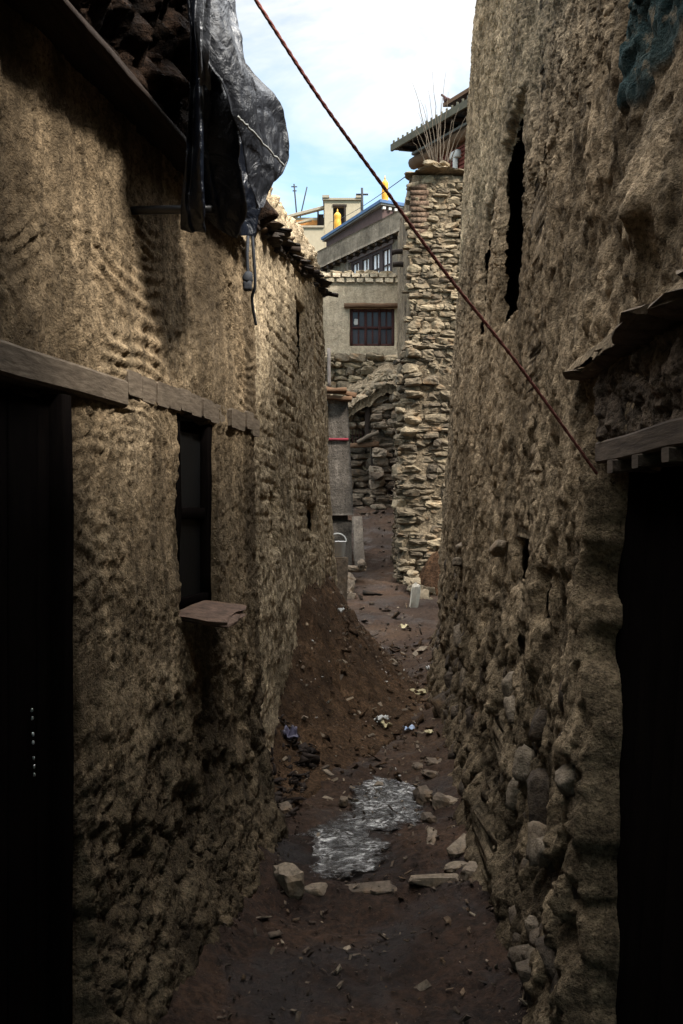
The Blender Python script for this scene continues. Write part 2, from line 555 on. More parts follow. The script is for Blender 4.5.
rough = 0.07 * fbm(HX * 4, HY * 4, HZ * 4, 3, seed=41) + 0.03 * (0.5 - worley2(HX * 9 + 3 * HZ, HY * 9, 43)[0]) + 0.045 * fbm(HX * 14, HY * 14, HZ * 14, 4, gain=0.65, seed=42)
HZ2 = np.where(rel > 0.0, HZ + rough * sst(0.0, 0.15, rel), HZ - 0.05)
keep = (HZ2 > gz0 - 0.04)
h_, w_ = HX.shape
ii = np.arange(h_ * w_).reshape(h_, w_)
q = np.stack([ii[:-1, :-1], ii[:-1, 1:], ii[1:, 1:], ii[1:, :-1]], -1).reshape(-1, 4)
kk = keep.ravel()
q = q[kk[q].all(1)]
used = np.unique(q); remap = -np.ones(h_ * w_, int); remap[used] = np.arange(len(used))
hb = MB(); hb.add(np.stack([HX, HY, HZ2], -1).reshape(-1, 3)[used], remap[q])
heap_o = hb.build('earth_heap', M_HEAP)
tag(heap_o, 'large brown heap of loose earth banked against the left alley wall', 'earth heap')


def surf_z(x, y):
    x = np.array([x], float); y = np.array([y], float)
    a = float(ground_z(x, y)[0])
    if 4.75 < y[0] < 11.1 and -0.7 < x[0] < 0.95:
        a = max(a, float(heap_h(x, y)[0]))
    return a

# ------------------------------------------------------------------ LEFT NEAR HOUSE
DOOR_A = (0.9, 2.54, -0.3, 1.93)
WIN_A = (3.37, 3.80, 1.22, 1.97)
def xfA(Y, Z):
    return x_left(Y) - 0.035 * (Z - 1.6)


def dispA(Y, Z):
    D = 0.030 * fbm(Y * 1.3, Z * 1.3, 0 * Y, 3, seed=50)
    pl = fbm(Y * 9, Z * 9, 0 * Y + 3, 5, gain=0.62, seed=51)
    D += 0.009 * pl
    # clods and pock marks
    f1, f2, _ = worley2(Y * 17 + 2 * pl, Z * 17 + 2 * fbm(Y * 6, Z * 6, 0 * Y, 2, seed=8), 5)
    D += 0.008 * (0.5 - f1) * (0.5 + sst(-0.2, 0.4, fbm(Y * 2, Z * 2, 0 * Y, 2, seed=52)))
    smooth = sst(-0.15, 0.2, fbm(Y * 2.2, Z * 2.2, 0 * Y + 1, 2, seed=47))
    D += 0.011 * (0.25 + 0.75 * smooth) * fbm(Y * 34, Z * 34, 0 * Y + 6, 3, gain=0.75, seed=57)
    p1, _, pid = worley2(Y * 24 + pl, Z * 24, 6)
    D -= 0.008 * sst(0.36, 0.12, p1) * (pid > 0.7)
    D += 0.012 * (1 - 2 * np.abs(fbm(Y * 6, Z * 0.8, 0 * Y + 3, 3, seed=48))) * sst(1.9, 2.3, Z)
    # finger combing in fans
    wy = Y + 0.25 * fbm(Y * 1.7, Z * 1.7, 0 * Y, 2, seed=53); wz = Z + 0.3 * fbm(Y * 1.7, Z * 1.7, 0 * Y + 7, 2, seed=54)
    cx, cz = np.floor(wy / 0.55) * 0.55 + 0.1, np.floor(wz / 0.6) * 0.6 - 0.25
    rr = np.sqrt((wy - cx) ** 2 + (wz - cz) ** 2)
    comb = np.sin(rr * 2 * math.pi / 0.048)
    cm = sst(-0.3, 0.2, fbm(Y * 1.4, Z * 1.4, 0 * Y + 3, 2, seed=55)) * sst(1.6, 2.15, Z)
    D += 0.0085 * comb * cm * (0.4 + 0.6 * sst(-0.3, 0.3, pl))
    # lower wall: plaster gone, pitted mud and stones
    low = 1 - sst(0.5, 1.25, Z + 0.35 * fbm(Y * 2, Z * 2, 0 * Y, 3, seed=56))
    g1, g2, gid = worley2(Y * 8.5 + pl, Z * 10 + pl, 9)
    D += low * (0.035 * (0.45 - g1) + 0.025 * (gid - 0.5) + 0.02 * pl)
    D += 0.09 * (1 - sst(0.0, 0.45, Z + 0.2 * pl))
    # vertical seam left of the painted tarpaulin shadow
    seam = Y - (3.42 + 0.03 * fbm(Z * 2, 0 * Z, 0 * Z, 3, seed=58))
    D -= 0.03 * np.exp(-(seam / 0.012) ** 2) * sst(1.9, 2.2, Z) * (1 - 0.5 * sst(2.5, 2.8, Z))
    # rounded end corner
    D -= 0.05 * np.exp(-np.clip((4.47 - Y) / 0.035, 0, 9))
    dd, dm = opening(Y, Z, *DOOR_A, 0.10, 0.022, 0.016, 3)
    dw, wm = opening(Y, Z, *WIN_A, 0.085, 0.02, 0.014, 5)
    # wall carries rougher, deeper reveals
    D = D * (1 - np.maximum(dm, wm)) - dd - dw
    tint = 0.5 + 0.25 * pl + 0.12 * fbm(Y * 0.9, Z * 0.9, 0 * Y, 2, seed=59)
    core = sst(0.02, 0.10, 0.9 * low + 0.45 * fbm(Y * 3.5, Z * 3.5, 0 * Y + 9, 4, gain=0.6, seed=63) - 0.36)  # bare lower mud, tinted darker to deepen the shade low in the alley
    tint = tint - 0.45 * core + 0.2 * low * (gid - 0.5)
    wear_shade = 0.75 * np.exp(-((Y - 3.72) / 0.2) ** 2) * sst(2.15, 2.5, Z) * sst(-0.5, 0.3, fbm(Y * 5, Z * 1.2, 0 * Y, 3, seed=61))  # dark patch below the tarpaulin: its shadow put into the colour
    for yc, wd in ((1.92, 0.05), (2.55, 0.05), (2.95, 0.045), (3.25, 0.03)):
        wear_shade = np.maximum(wear_shade, 0.6 * np.exp(-((Y - yc - 0.04 * fbm(Z * 2, 0 * Z + yc, 0 * Z, 2, seed=62)) / wd) ** 2) * sst(1.95, 2.7, Z))
    return D, np.clip(tint, 0, 1), 0 * Y, np.clip(wear_shade, 0, 0.9)


houseA = thing('mud_house', (-1.2, 2.5, 0), 'low tan mud house with dark doorway and small window under black tarpaulin', 'house')
mb = MB()
ya = np.concatenate([np.array([-5, -4, -3, -2, -1, 0, 0.5, 0.8]), lines(0.9, 4.47, 0.009, DOOR_A[1:2] + WIN_A[:2])])
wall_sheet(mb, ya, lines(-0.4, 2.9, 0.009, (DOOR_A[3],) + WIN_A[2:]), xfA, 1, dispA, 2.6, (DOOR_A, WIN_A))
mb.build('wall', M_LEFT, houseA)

dA = np.array([0.182, 1.0, 0]) / math.hypot(0.182, 1.0)        # along the wall
nA = np.array([1.0, -0.182, 0]) / math.hypot(0.182, 1.0)       # out into the alley
def onA(Y, Z, out=0.0):
    return np.array([float(xfA(Y, Z)), Y, Z]) + nA * out

# lintel over the door, and the short beams over the window
mb = MB(); mb.bar(onA(0.8, 1.968, -0.10), onA(2.88, 1.972, -0.10), 0.25, 0.085, rough=0.0015, segs=14)
mb.build('lintel', M_WOODOLD, houseA, smooth=False)
mb = MB()
for y in np.arange(2.955, 4.42, 0.118):
    mb.bar(onA(y, 2.015 + rng.normal(0, 0.003), -0.22), onA(y, 2.015 + rng.normal(0, 0.004), 0.018 + rng.normal(0, 0.005)), 0.115, 0.082, tint=rng.uniform(0.3, 0.8), rough=0.003)
mb.build('window_lintel', M_WOODOLD, houseA, smooth=False)
# the door leaf, near-black to stand in for the dark of the doorway
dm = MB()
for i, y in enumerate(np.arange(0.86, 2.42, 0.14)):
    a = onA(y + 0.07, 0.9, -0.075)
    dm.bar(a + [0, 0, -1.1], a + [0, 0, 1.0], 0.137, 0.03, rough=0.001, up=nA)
M_SHADEWOOD = wood('shade_black_wood', (0.005, 0.004, 0.004), (0.009, 0.007, 0.006), axis=2, rough=1.0, spec=0.0)  # almost black wood, the unlit opening put into its colour
door = dm.build('door', M_SHADEWOOD, houseA)
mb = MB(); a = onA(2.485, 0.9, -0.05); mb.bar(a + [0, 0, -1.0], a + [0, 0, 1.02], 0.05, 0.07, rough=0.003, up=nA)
mb.build('door_frame', M_SHADEWOOD, houseA)
mb = MB()
for k in (0, 1, 3, 4, 6, 7, 8):
    mb.stone(onA(2.36, 1.085 - k * 0.021, -0.045), (0.006, 0.006, 0.010), tint=0.9, paint=1)
mb.build('chain', paint('bright_metal', (0.75, 0.75, 0.72), 0.3, 0.1, 0.5, metal=0.7), door)
# window
wr = MB()
wy0, wy1, wz0, wz1 = WIN_A
for y in (wy0 + 0.03, wy1 - 0.035):
    a = onA(y, wz0, -0.055); wr.bar(a, a + [0, 0, wz1 - wz0], 0.05, 0.04, rough=0.002, up=nA)
for z in (wz0 + 0.03, (wz0 + wz1) / 2, wz1 - 0.03):
    wr.bar(onA(wy0, z, -0.053), onA(wy1, z, -0.053), 0.03, 0.045, rough=0.002)
win = wr.build('window', M_SHADEWOOD, houseA)
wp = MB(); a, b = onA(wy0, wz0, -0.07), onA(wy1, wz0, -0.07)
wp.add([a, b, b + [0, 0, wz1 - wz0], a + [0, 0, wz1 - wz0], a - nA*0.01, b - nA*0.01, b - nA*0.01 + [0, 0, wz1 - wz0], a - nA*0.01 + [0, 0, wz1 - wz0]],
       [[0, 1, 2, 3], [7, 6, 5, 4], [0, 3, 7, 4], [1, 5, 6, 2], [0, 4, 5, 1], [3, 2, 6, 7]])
M_GLASSD = paint('shade_black_pane', (0.006, 0.006, 0.006), 0.6, 0.3, 0.15)  # near-black pane stands in for the unlit room behind
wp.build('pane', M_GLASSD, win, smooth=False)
sl = MB()
c = onA(3.56, 1.215, 0.0)
R = np.array([nA, dA, [0, 0, 1]]).T
sl.stone(c + [0.0, 0, 0.0], (0.30, 0.42, 0.035), R @ euler(0.05, 0.14, 0.1), tint=0.35, jit=0.05)
sl.build('sill', rock('brown_slate', (0.1, 0.06, 0.04), (0.16, 0.1, 0.07), (0.24, 0.16, 0.12), dist=0.006), houseA)
# eave: a board that carries a clumpy parapet of brush and mud
mb = MB(); mb.bar(onA(0.2, 2.885, 0.125), onA(4.15, 2.885, 0.125), 0.03, 0.018, rough=0.003, segs=30)
mb.bar(onA(0.2, 2.905, 0.0), onA(4.15, 2.905, 0.0), 0.25, 0.02, rough=0.003, segs=20)
mb.build('eave_board', M_WOODDARK, houseA)
pm = MB()
ys = np.linspace(0.1, 4.25, 330); ts = np.linspace(0, 1, 130)
Yp, Tp = np.meshgrid(ys, ts)
prof_o = np.interp(Tp, [0, 0.02, 0.5, 0.72, 0.85, 1], [-0.1, 0.10, 0.06, -0.04, -0.4, -2.2])
prof_z = np.interp(Tp, [0, 0.02, 0.5, 0.72, 0.85, 1], [2.918, 2.92, 3.25, 3.38, 3.42, 3.4])
prof_z = 2.918 + (prof_z - 2.918) * np.interp(Yp, [1.8, 2.8], [1.0, 1.75])
n = fbm(Yp * 5, prof_z * 5, prof_o * 5, 4, gain=0.6, seed=71)
f1, f2, cid = worley2(Yp * 7 + n, prof_z * 7 + prof_o * 4 + n, 12)
bul = (0.10 * n + 0.13 * (0.5 - f1) + 0.06 * (cid - 0.5)) * sst(0.0, 0.06, Tp)
pos = np.stack([xfA(Yp, 2.85 + 0 * Yp) + nA[0] * (prof_o + bul), Yp + nA[1] * (prof_o + bul), prof_z + 0.5 * bul * sst(0.6, 0.8, Tp)], -1)
h_, w_ = Yp.shape; ii = np.arange(h_ * w_).reshape(h_, w_)
pm.add(pos.reshape(-1, 3), np.stack([ii[:-1, :-1], ii[:-1, 1:], ii[1:, 1:], ii[1:, :-1]], -1).reshape(-1, 4), np.clip(0.5 + n, 0, 1).ravel())
pm.build('parapet', M_EAVE, houseA)

# ------------------------------------------------------------------ LEFT FAR HOUSE
houseB = thing('mud_brick_house', (-1.2, 7.0, 0.3), 'pale mud brick house beyond the tarpaulin, eave of slates and sticks', 'house')
def xfB(Y, Z):
    return x_leftb(Y) - 0.045 * (Z - 1.6)
HOLES_B = ((7.42, 7.92, 2.78, 3.36), (5.84, 6.2, 1.34, 1.72), (7.68, 8.16, 1.40, 1.66))
def dispB(Y, Z):
    D = 0.035 * fbm(Y * 1.1, Z * 1.1, 0 * Y, 3, seed=80)
    pl = fbm(Y * 8, Z * 8, 0 * Y + 3, 5, gain=0.62, seed=81)
    D += 0.014 * pl
    row = np.floor(Z / 0.105)
    wy = Y / 0.22 + 0.5 * (row % 2) + 0.25 * fbm(Y * 2, Z * 2, 0 * Y, 2, seed=82) + 0.3 * _hash(row.astype(int), 0 * row.astype(int), 0 * row.astype(int), 3)
    fy = np.abs(wy - np.floor(wy) - 0.5) * 2
    fz = np.abs(Z / 0.105 - row - 0.5) * 2
    joint = np.maximum(sst(0.8, 0.98, fy), sst(0.72, 0.97, fz))
    bm = sst(-0.25, 0.2, fbm(Y * 1.2, Z * 1.2, 0 * Y, 3, seed=83)) * (0.5 + 0.5 * sst(1.2, 2.6, Z))
    bid = _hash(np.floor(wy).astype(int), row.astype(int), 0 * row.astype(int), 17)
    D += bm * (-0.018 * joint + 0.016 * (bid - 0.5))
    f1, f2, _ = worley2(Y * 12 + pl, Z * 10, 15)
    D += 0.012 * (0.5 - f1) + 0.010 * fbm(Y * 30, Z * 30, 0 * Y + 6, 3, gain=0.75, seed=86)
    p1, _, pid = worley2(Y * 20 + pl, Z * 22, 7)
    D -= 0.008 * sst(0.36, 0.12, p1) * (pid > 0.7)
    # crack near the start
    cr = Y - (5.75 + 0.10 * fbm(Z * 1.6, 0 * Z, 0 * Z, 3, seed=84) + 0.10 * (2.6 - Z))
    D -= 0.05 * np.exp(-(cr / 0.018) ** 2) * sst(2.15, 2.4, Z)
    for i, (a, b, c, d) in enumerate(HOLES_B):
        dd, m = opening(Y, Z, a, b, c, d, 0.05, 0.016, 0.02, 90 + i)
        D -= dd
    for (a, b) in ((6.4, 2.35), (7.3, 2.2), (8.5, 2.2), (9.2, 2.6), (6.2, 1.75)):
        D -= 0.05 * np.exp(-((Y - a) / 0.06) ** 2 - ((Z - b) / 0.035) ** 2)
    tint = 0.5 + 0.28 * pl + 0.35 * bm * (bid - 0.5)
    wear_shade = 0.35 * np.exp(-((Z - 3.6 - 0.13 * (Y - 7)) / 0.12) ** 2)  # dark band along the eave line, painted as its shadow
    return D, np.clip(tint, 0, 1), 0 * Y, wear_shade
def eaveB(Y):
    return np.interp(Y, [4.0, 5.6, 9.8], [3.22, 3.43, 3.99])
mb = MB()
V0 = MB.add
yb = lines(4.3, 9.82, 0.014); zb = np.linspace(-0.2, 1, 290)
# heights follow the sloping eave
Yq, Tq = np.meshgrid(yb, np.linspace(0, 1, 300))
Zq = -0.2 + (eaveB(Yq) + 0.2) * Tq
D, tint, pn, wr_ = dispB(Yq, Zq)
D = D - 0.06 * np.exp(-np.clip((9.82 - Yq) / 0.05, 0, 9))
Xq = xfB(Yq, Zq) + D
h_, w_ = Yq.shape; ii = np.arange(h_ * w_).reshape(h_, w_)
V = np.stack([Xq, Yq, Zq], -1).reshape(-1, 3)
q = np.stack([ii[:-1, :-1], ii[:-1, 1:], ii[1:, 1:], ii[1:, :-1]], -1).reshape(-1, 4)
for (a, b, c_, d_) in HOLES_B:
    yf, zf = Yq.ravel()[q].mean(1), Zq.ravel()[q].mean(1)
    q = q[~((yf > a + 0.035) & (yf < b - 0.035) & (zf > c_ + 0.035) & (zf < d_ - 0.035))]
ring = np.concatenate([ii[0, :], ii[1:, -1], ii[-1, -2::-1], ii[-2:0:-1, 0]]); m = len(ring)
Bk = V[ring].copy(); Bk[:, 0] -= 2.4; n0 = len(V); k = np.arange(m)
rq = np.stack([ring, n0 + k, n0 + (k + 1) % m, ring[(k + 1) % m]], -1)[:, ::-1]
ext = lambda a: np.concatenate([np.broadcast_to(a, Yq.shape).ravel(), np.full(m, 0.0)])
mb.add(np.concatenate([V, Bk]), np.concatenate([q, rq, np.array([[n0, n0 + w_ - 1, n0 + w_ + h_ - 2, n0 + 2*w_ + h_ - 3]])]), ext(tint), ext(pn), ext(wr_))
mb.build('wall', M_LEFTB, houseB)
# eave: short sticks and slates with mud parapet over
em = MB()
y = 5.2
while y < 9.75:
    L = rng.uniform(0.16, 0.34)
    z = eaveB(y + L / 2) + 0.025
    c = np.array([float(xfB(y + L/2, z)) - 0.13 + rng.normal(0, 0.02), y + L / 2, z + rng.normal(0, 0.01)])
    em.stone(c + [-0.03, 0, -0.07], (0.40, L * 1.3, 0.07), euler(rng.normal(0.13, 0.06), rng.normal(0.05, 0.05), rng.normal(0.1, 0.1)), tint=rng.uniform(0, 0.5))
    em.stone(c, (0.44, L * 1.2, 0.035), euler(rng.normal(0.13, 0.06), rng.normal(0.05, 0.05), rng.normal(0.1, 0.1)), tint=rng.uniform(0, 0.5))
    y += L
em.build('eave_slates', M_SHADEROCK, houseB)  # slates coloured near-black to give the shadow band under the parapet
for y in (5.6, 6.9, 8.3, 9.7):
    em = MB()
    z = eaveB(y) + rng.uniform(-0.03, 0.05)
    L = rng.uniform(0.10, 0.22)
    x = float(xfB(y, z))
    em.bar((x - 0.3, y - 0.03, z), (x + L * 0.8, y + rng.normal(0.06, 0.05), z + rng.normal(0.0, 0.015)), 0.05, 0.045, rough=0.004, round_=True)
    em.build('eave_stick', M_WOODDARK, houseB)
pm = MB()
Yp, Tp = np.meshgrid(np.linspace(4.6, 9.8, 280), np.linspace(0, 1, 60))
po = np.interp(Tp, [0, 0.04, 0.45, 0.6, 1], [-0.25, 0.06, -0.05, -0.2, -2.3])
pz = eaveB(Yp) + np.interp(Tp, [0, 0.04, 0.45, 0.6, 1], [0.04, 0.05, 0.38, 0.44, 0.40]) * np.interp(Yp, [4.6, 8.8, 9.6, 9.8], [1.0, 0.9, 0.6, 0.25])
n = fbm(Yp * 5, pz * 5, po * 5, 4, gain=0.6, seed=91)
bul = (0.08 * n + 0.05 * fbm(Yp * 14, pz * 14, po * 14, 2, seed=92)) * sst(0, 0.08, Tp)
pos = np.stack([xfB(Yp, pz) + po + bul, Yp, pz + 0.6 * bul], -1)
h_, w_ = Yp.shape; ii = np.arange(h_ * w_).reshape(h_, w_)
pm.add(pos.reshape(-1, 3), np.stack([ii[:-1, :-1], ii[:-1, 1:], ii[1:, 1:], ii[1:, :-1]], -1).reshape(-1, 4), np.clip(0.5 + n, 0, 1).ravel())
pm.build('parapet', M_LEFTB, houseB)

# ------------------------------------------------------------------ RIGHT HOUSE
houseR = thing('tall_mud_house', (2.0, 4.0, 0), 'tall grey brown mud house with deep slits, stony foot and canopied doorway', 'house')
def xfR(Y, Z):
    return x_right(Y) + 0.062 * Z
DOOR_R = (0.4, 2.71, -0.5, 1.76)
SLITS = [(4.56, 5.50, 2.62, 3.78, 0.055), (6.2, 6.85, 2.85, 3.80, 0.045), (5.80, 6.45, 1.28, 1.62, 0.03), (3.74, 4.16, 1.26, 1.52, 0.03), (3.26, 3.44, 1.18, 1.38, 0.04)]
def dispR(Y, Z):
    D = 0.045 * fbm(Y * 0.9, Z * 0.7, 0 * Y, 3, seed=100)
    pl = fbm(Y * 8, Z * 5.5, 0 * Y + 3, 5, gain=0.62, seed=101)
    D += 0.010 * pl
    f1, f2, _ = worley2(Y * 13 + 1.5 * pl, Z * 8 + 1.5 * fbm(Y * 5, Z * 5, 0 * Y, 2, seed=8), 25)
    D += 0.009 * (0.5 - f1) * (0.4 + sst(-0.3, 0.4, fbm(Y * 1.5, Z * 1.5, 0 * Y, 2, seed=102)))
    D += 0.012 * fbm(Y * 28, Z * 20, 0 * Y + 6, 3, gain=0.7, seed=106)
    w1, w2, wid = worley2(Y * 7.5 + 1.2 * pl, Z * 6.0 + 1.6 * fbm(Y * 4, Z * 4, 0 * Y, 3, seed=107), 27)
    D += 0.014 * (wid - 0.5) - 0.008 * (1 - sst(0.02, 0.14, w2 - w1))
    run = fbm(Y * 13 + 0.6 * pl, Z * 2.2, 0 * Y + 8, 4, gain=0.62, seed=109)
    D += 0.022 * (1 - 2 * np.abs(run)) * (0.4 + 0.6 * sst(0.6, 1.6, Z))
    w1, w2, wid2 = worley2(Y * 19 + 1.2 * pl, Z * 14 + 1.2 * pl, 28)
    D += 0.009 * (wid2 - 0.5)
    # flaked plaster: shallow steps
    fl = fbm(Y * 3.2, Z * 1.8, 0 * Y + 4, 4, gain=0.6, seed=103)
    D += 0.014 * sst(0.02, 0.05, fl) + 0.009 * sst(-0.22, -0.19, fl)
    # broad vertical rib beside the big slit and along the corner
    D -= 0.05 * sst(5.3, 6.3, Y) * sst(2.3, 2.8, Z) * (1 - sst(6.8, 7.2, Y))
    # stony foot
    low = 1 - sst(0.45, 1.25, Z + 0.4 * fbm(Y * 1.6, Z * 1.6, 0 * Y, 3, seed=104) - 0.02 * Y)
    g1, g2, gid = worley2(Y * 7 + 0.8 * pl, Z * 8 + 0.8 * pl, 29)
    D += low * (0.055 * (0.45 - g1) + 0.05 * (gid - 0.5) + 0.03 * pl)
    D += 0.10 * (1 - sst(-0.1, 0.5, Z + 0.15 * pl))
    for i, (a, b, c, d, dep) in enumerate(SLITS):
        dd, m = opening(Y, Z, a, b, c, d, dep, 0.007, 0.018, 110 + i)
        # top of the slit tapers
        D -= dd
    dd, dm = opening(Y + 0.2 * (1.5 - Z) * (Z < 1.5), Z, *DOOR_R, 0.10, 0.06, 0.025, 130)
    D = D * (1 - sst(0.75, 1.0, dm)) - dd
    # bulges above the canopy and the ragged edge of old paint
    D += (0.055 + 0.05 * fbm(Y * 7, Z * 7, 0 * Y, 3, seed=134)) * np.exp(-((Y - 2.23) / 0.13) ** 2 - ((Z - 2.36) / 0.13) ** 2)
    D += 0.05 * np.exp(-((Y - 2.42) / 0.035) ** 2 - ((Z - 2.56) / 0.085) ** 2)
    D -= 0.03 * np.exp(-((Y - 2.36) / 0.05) ** 2 - ((Z - 2.56) / 0.11) ** 2)
    pe = sst(0, 0.015, (2.56 + 0.012 * pl) - Y) * sst(0, 0.03, Z - 2.66 - 0.05 * fbm(Y * 6, Z * 6, 0 * Y, 3, seed=133) - 0.1 * (2.56 - Y))
    D += 0.012 * pe
    D -= 0.07 * np.exp(-np.clip((10.0 - Y) / 0.06, 0, 9))
    tint = 0.5 + 0.28 * pl + 0.15 * fbm(Y * 0.7, Z * 0.7, 0 * Y, 2, seed=105) + 0.10 * sst(0.0, 0.1, fl) + 0.3 * (wid - 0.5) + 0.2 * (wid2 - 0.5)
    core = sst(0.02, 0.10, 0.9 * low + 0.45 * fbm(Y * 3.5, Z * 3.5, 0 * Y + 9, 4, gain=0.6, seed=108) - 0.38)  # crumbled foot patches, darkened in colour to add to the low shade
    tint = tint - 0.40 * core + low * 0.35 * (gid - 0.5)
    wear_shade = 0.35 * np.exp(-((Y - 2.3) / 0.2) ** 2 - ((Z - 2.6) / 0.16) ** 2)
    return D, np.clip(tint, 0, 1), pe * 0.9, wear_shade
mb = MB()
yr = np.concatenate([np.array([-5, -4, -3, -2, -1, 0, 0.5, 0.8]), lines(0.9, 4.2, 0.010, (2.50, 3.3, 3.42)), lines(4.212, 10.0, 0.016, [v for s in SLITS[:4] for v in s[:2]])])
zr = np.concatenate([lines(-0.4, 4.2, 0.0125, (1.76,)), np.arange(4.215, 8.6, 0.022)])
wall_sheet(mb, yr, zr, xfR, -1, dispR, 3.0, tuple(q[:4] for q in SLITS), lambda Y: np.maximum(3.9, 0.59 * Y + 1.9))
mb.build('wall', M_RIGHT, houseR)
# stones standing out of the crumbled footing
sm = MB()
for k in range(330):
    Y = rng.uniform(1.9, 9.8); Z = abs(rng.normal(0.0, 0.5)) - 0.02
    if Y < 2.6 or Z > 1.25: continue
    Z += max(0, np.interp(Y, _gy, _gz))
    s = min(0.17, 0.045 * rng.lognormal(0.25, 0.5))
    x = float(xfR(Y, Z)) + 0.022 - 0.075 * (1 - sst(0.0, 0.5, np.array(Z)))
    sm.stone((x, Y, Z), (s * 0.9, s * rng.uniform(0.7, 1.3), s * rng.uniform(0.8, 1.7)), euler(rng.normal(0, 0.4), rng.normal(0, 0.3), rng.normal(0, 0.4)),
             tint=rng.choice([0.02, 0.1, 0.2, 0.35, 0.5, 0.8]))
for (px, py, Y) in ((565, 852, 3.0), (548, 845, 3.15), (520, 690, 3.9), (525, 712, 3.8), (590, 785, 2.75), (524, 775, 3.8), (536, 793, 3.6), (545, 765, 3.5), (527, 548, 4.5), (474, 548, 6.6), (474, 562, 6.6)):
    p = P(px, py, Y); p[0] = float(xfR(p[1], p[2])) - 0.03
    sm.stone(p, (0.08, 0.08, 0.13) if Y < 4.2 else (0.08, 0.12, 0.06), euler(*rng.normal(0, 0.35, 3)), tint=0.8)
sm.build('stone_footing', rock('footing_rock', (0.075, 0.054, 0.037), (0.15, 0.112, 0.078), (0.3, 0.235, 0.165), bump=0.9, dist=0.03), houseR)
# door canopy: mud brick breast on a wooden lintel, slates and earth on top
cm = thing if False else MB()
Yp, Tp = np.meshgrid(np.linspace(0.6, 2.60, 170), np.linspace(0, 1, 60))
fx = np.interp(Tp, [0, 0.03, 0.97, 1], [0.10, -0.055, -0.055, 0.10]); fz = np.interp(Tp, [0, 0.03, 0.97, 1], [1.80, 1.80, 2.0, 2.0])
n = fbm(Yp * 9, fz * 9, fx * 9, 4, gain=0.6, seed=140); f1, f2, cid = worley2(Yp * 9 + n, fz * 13 + n, 33)
b = 0.02 * n + 0.025 * (0.5 - f1) + 0.01 * (cid - 0.5) + 0.012 * fbm(Yp * 25, fz * 25, fx, 3, seed=141)
pos = np.stack([xfR(Yp, 1.9 + 0 * Yp) + fx - b * sst(0, 0.1, Tp) * (1 - sst(0.9, 1, Tp)), Yp - 0.0 * b, fz], -1)
h_, w_ = Yp.shape; ii = np.arange(h_ * w_).reshape(h_, w_)
cm.add(pos.reshape(-1, 3), np.stack([ii[:-1, :-1], ii[1:, :-1], ii[1:, 1:], ii[:-1, 1:]], -1).reshape(-1, 4), np.clip(0.5 + 0.9 * n, 0, 1).ravel())
e0 = ii[:, -1]
cm.add(np.concatenate([pos[:, -1], pos[:, -1] + [0.25, 0, 0]]), [[i, i+1, h_+i+1, h_+i] for i in range(h_-1)], 0.4)
canopy = cm.build('canopy', M_CANOPY, houseR)
lm = MB(); xr = lambda Y, Z, o: np.array([float(xfR(Y, Z)) - o, Y, Z])
lm.bar(xr(0.6, 1.768, -0.08), xr(2.61, 1.768, -0.08), 0.28, 0.062, rough=0.0015, segs=16)
for y in (2.42, 2.2, 1.98, 1.75, 1.5):
    lm.bar(xr(y, 1.722, 0.065), xr(y, 1.722, -0.2), 0.05, 0.035, rough=0.002)
lm.build('lintel', wood('brown_grey_wood', (0.06, 0.042, 0.03), (0.17, 0.125, 0.09)), canopy, smooth=False)
st = MB()
y = 0.7
while y < 2.72:
    L = rng.uniform(0.18, 0.34)
    st.stone((float(xfR(y, 2.02)) + 0.03 + rng.normal(0, 0.012), y + L/2, 2.022 + rng.normal(0, 0.005)), (0.30, L * 1.15, 0.034), euler(rng.normal(0, 0.05), rng.normal(0.03, 0.04), rng.normal(0, 0.12)), tint=rng.uniform(0.2, 0.6))
    y += L * 0.95
st.build('slate', M_ROCKD, canopy)
em = MB()
Yp, Tp = np.meshgrid(np.linspace(0.6, 2.86, 180), np.linspace(0, 1, 60))
fx = np.interp(Tp, [0, 0.08, 1], [-0.11, -0.10, 0.06]); top = np.interp(Yp, [0.6, 2.2, 2.6, 2.86], [0.2, 0.16, 0.10, 0.01])
fz = 2.025 + np.where(Tp < 0.08, 0.03 * Tp / 0.08, 0.03 + top * ((Tp - 0.08) / 0.92))
n = fbm(Yp * 11, fz * 11, fx * 11, 4, gain=0.65, seed=150)
pos = np.stack([xfR(Yp, fz) + fx + 0.02 * n, Yp, fz + 0.03 * n], -1)
h_, w_ = Yp.shape; ii = np.arange(h_ * w_).reshape(h_, w_)
em.add(pos.reshape(-1, 3), np.stack([ii[:-1, :-1], ii[1:, :-1], ii[1:, 1:], ii[:-1, 1:]], -1).reshape(-1, 4), np.clip(0.55 + 0.6 * n, 0, 1).ravel())
em.build('earth_cap', M_RIGHT, canopy)
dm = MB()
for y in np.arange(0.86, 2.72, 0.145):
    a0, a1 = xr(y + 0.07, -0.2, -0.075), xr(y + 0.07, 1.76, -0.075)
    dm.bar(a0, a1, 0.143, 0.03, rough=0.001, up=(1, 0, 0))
dm.build('door', M_SHADEWOOD, houseR)  # near-black leaf here too, in place of a dark doorway

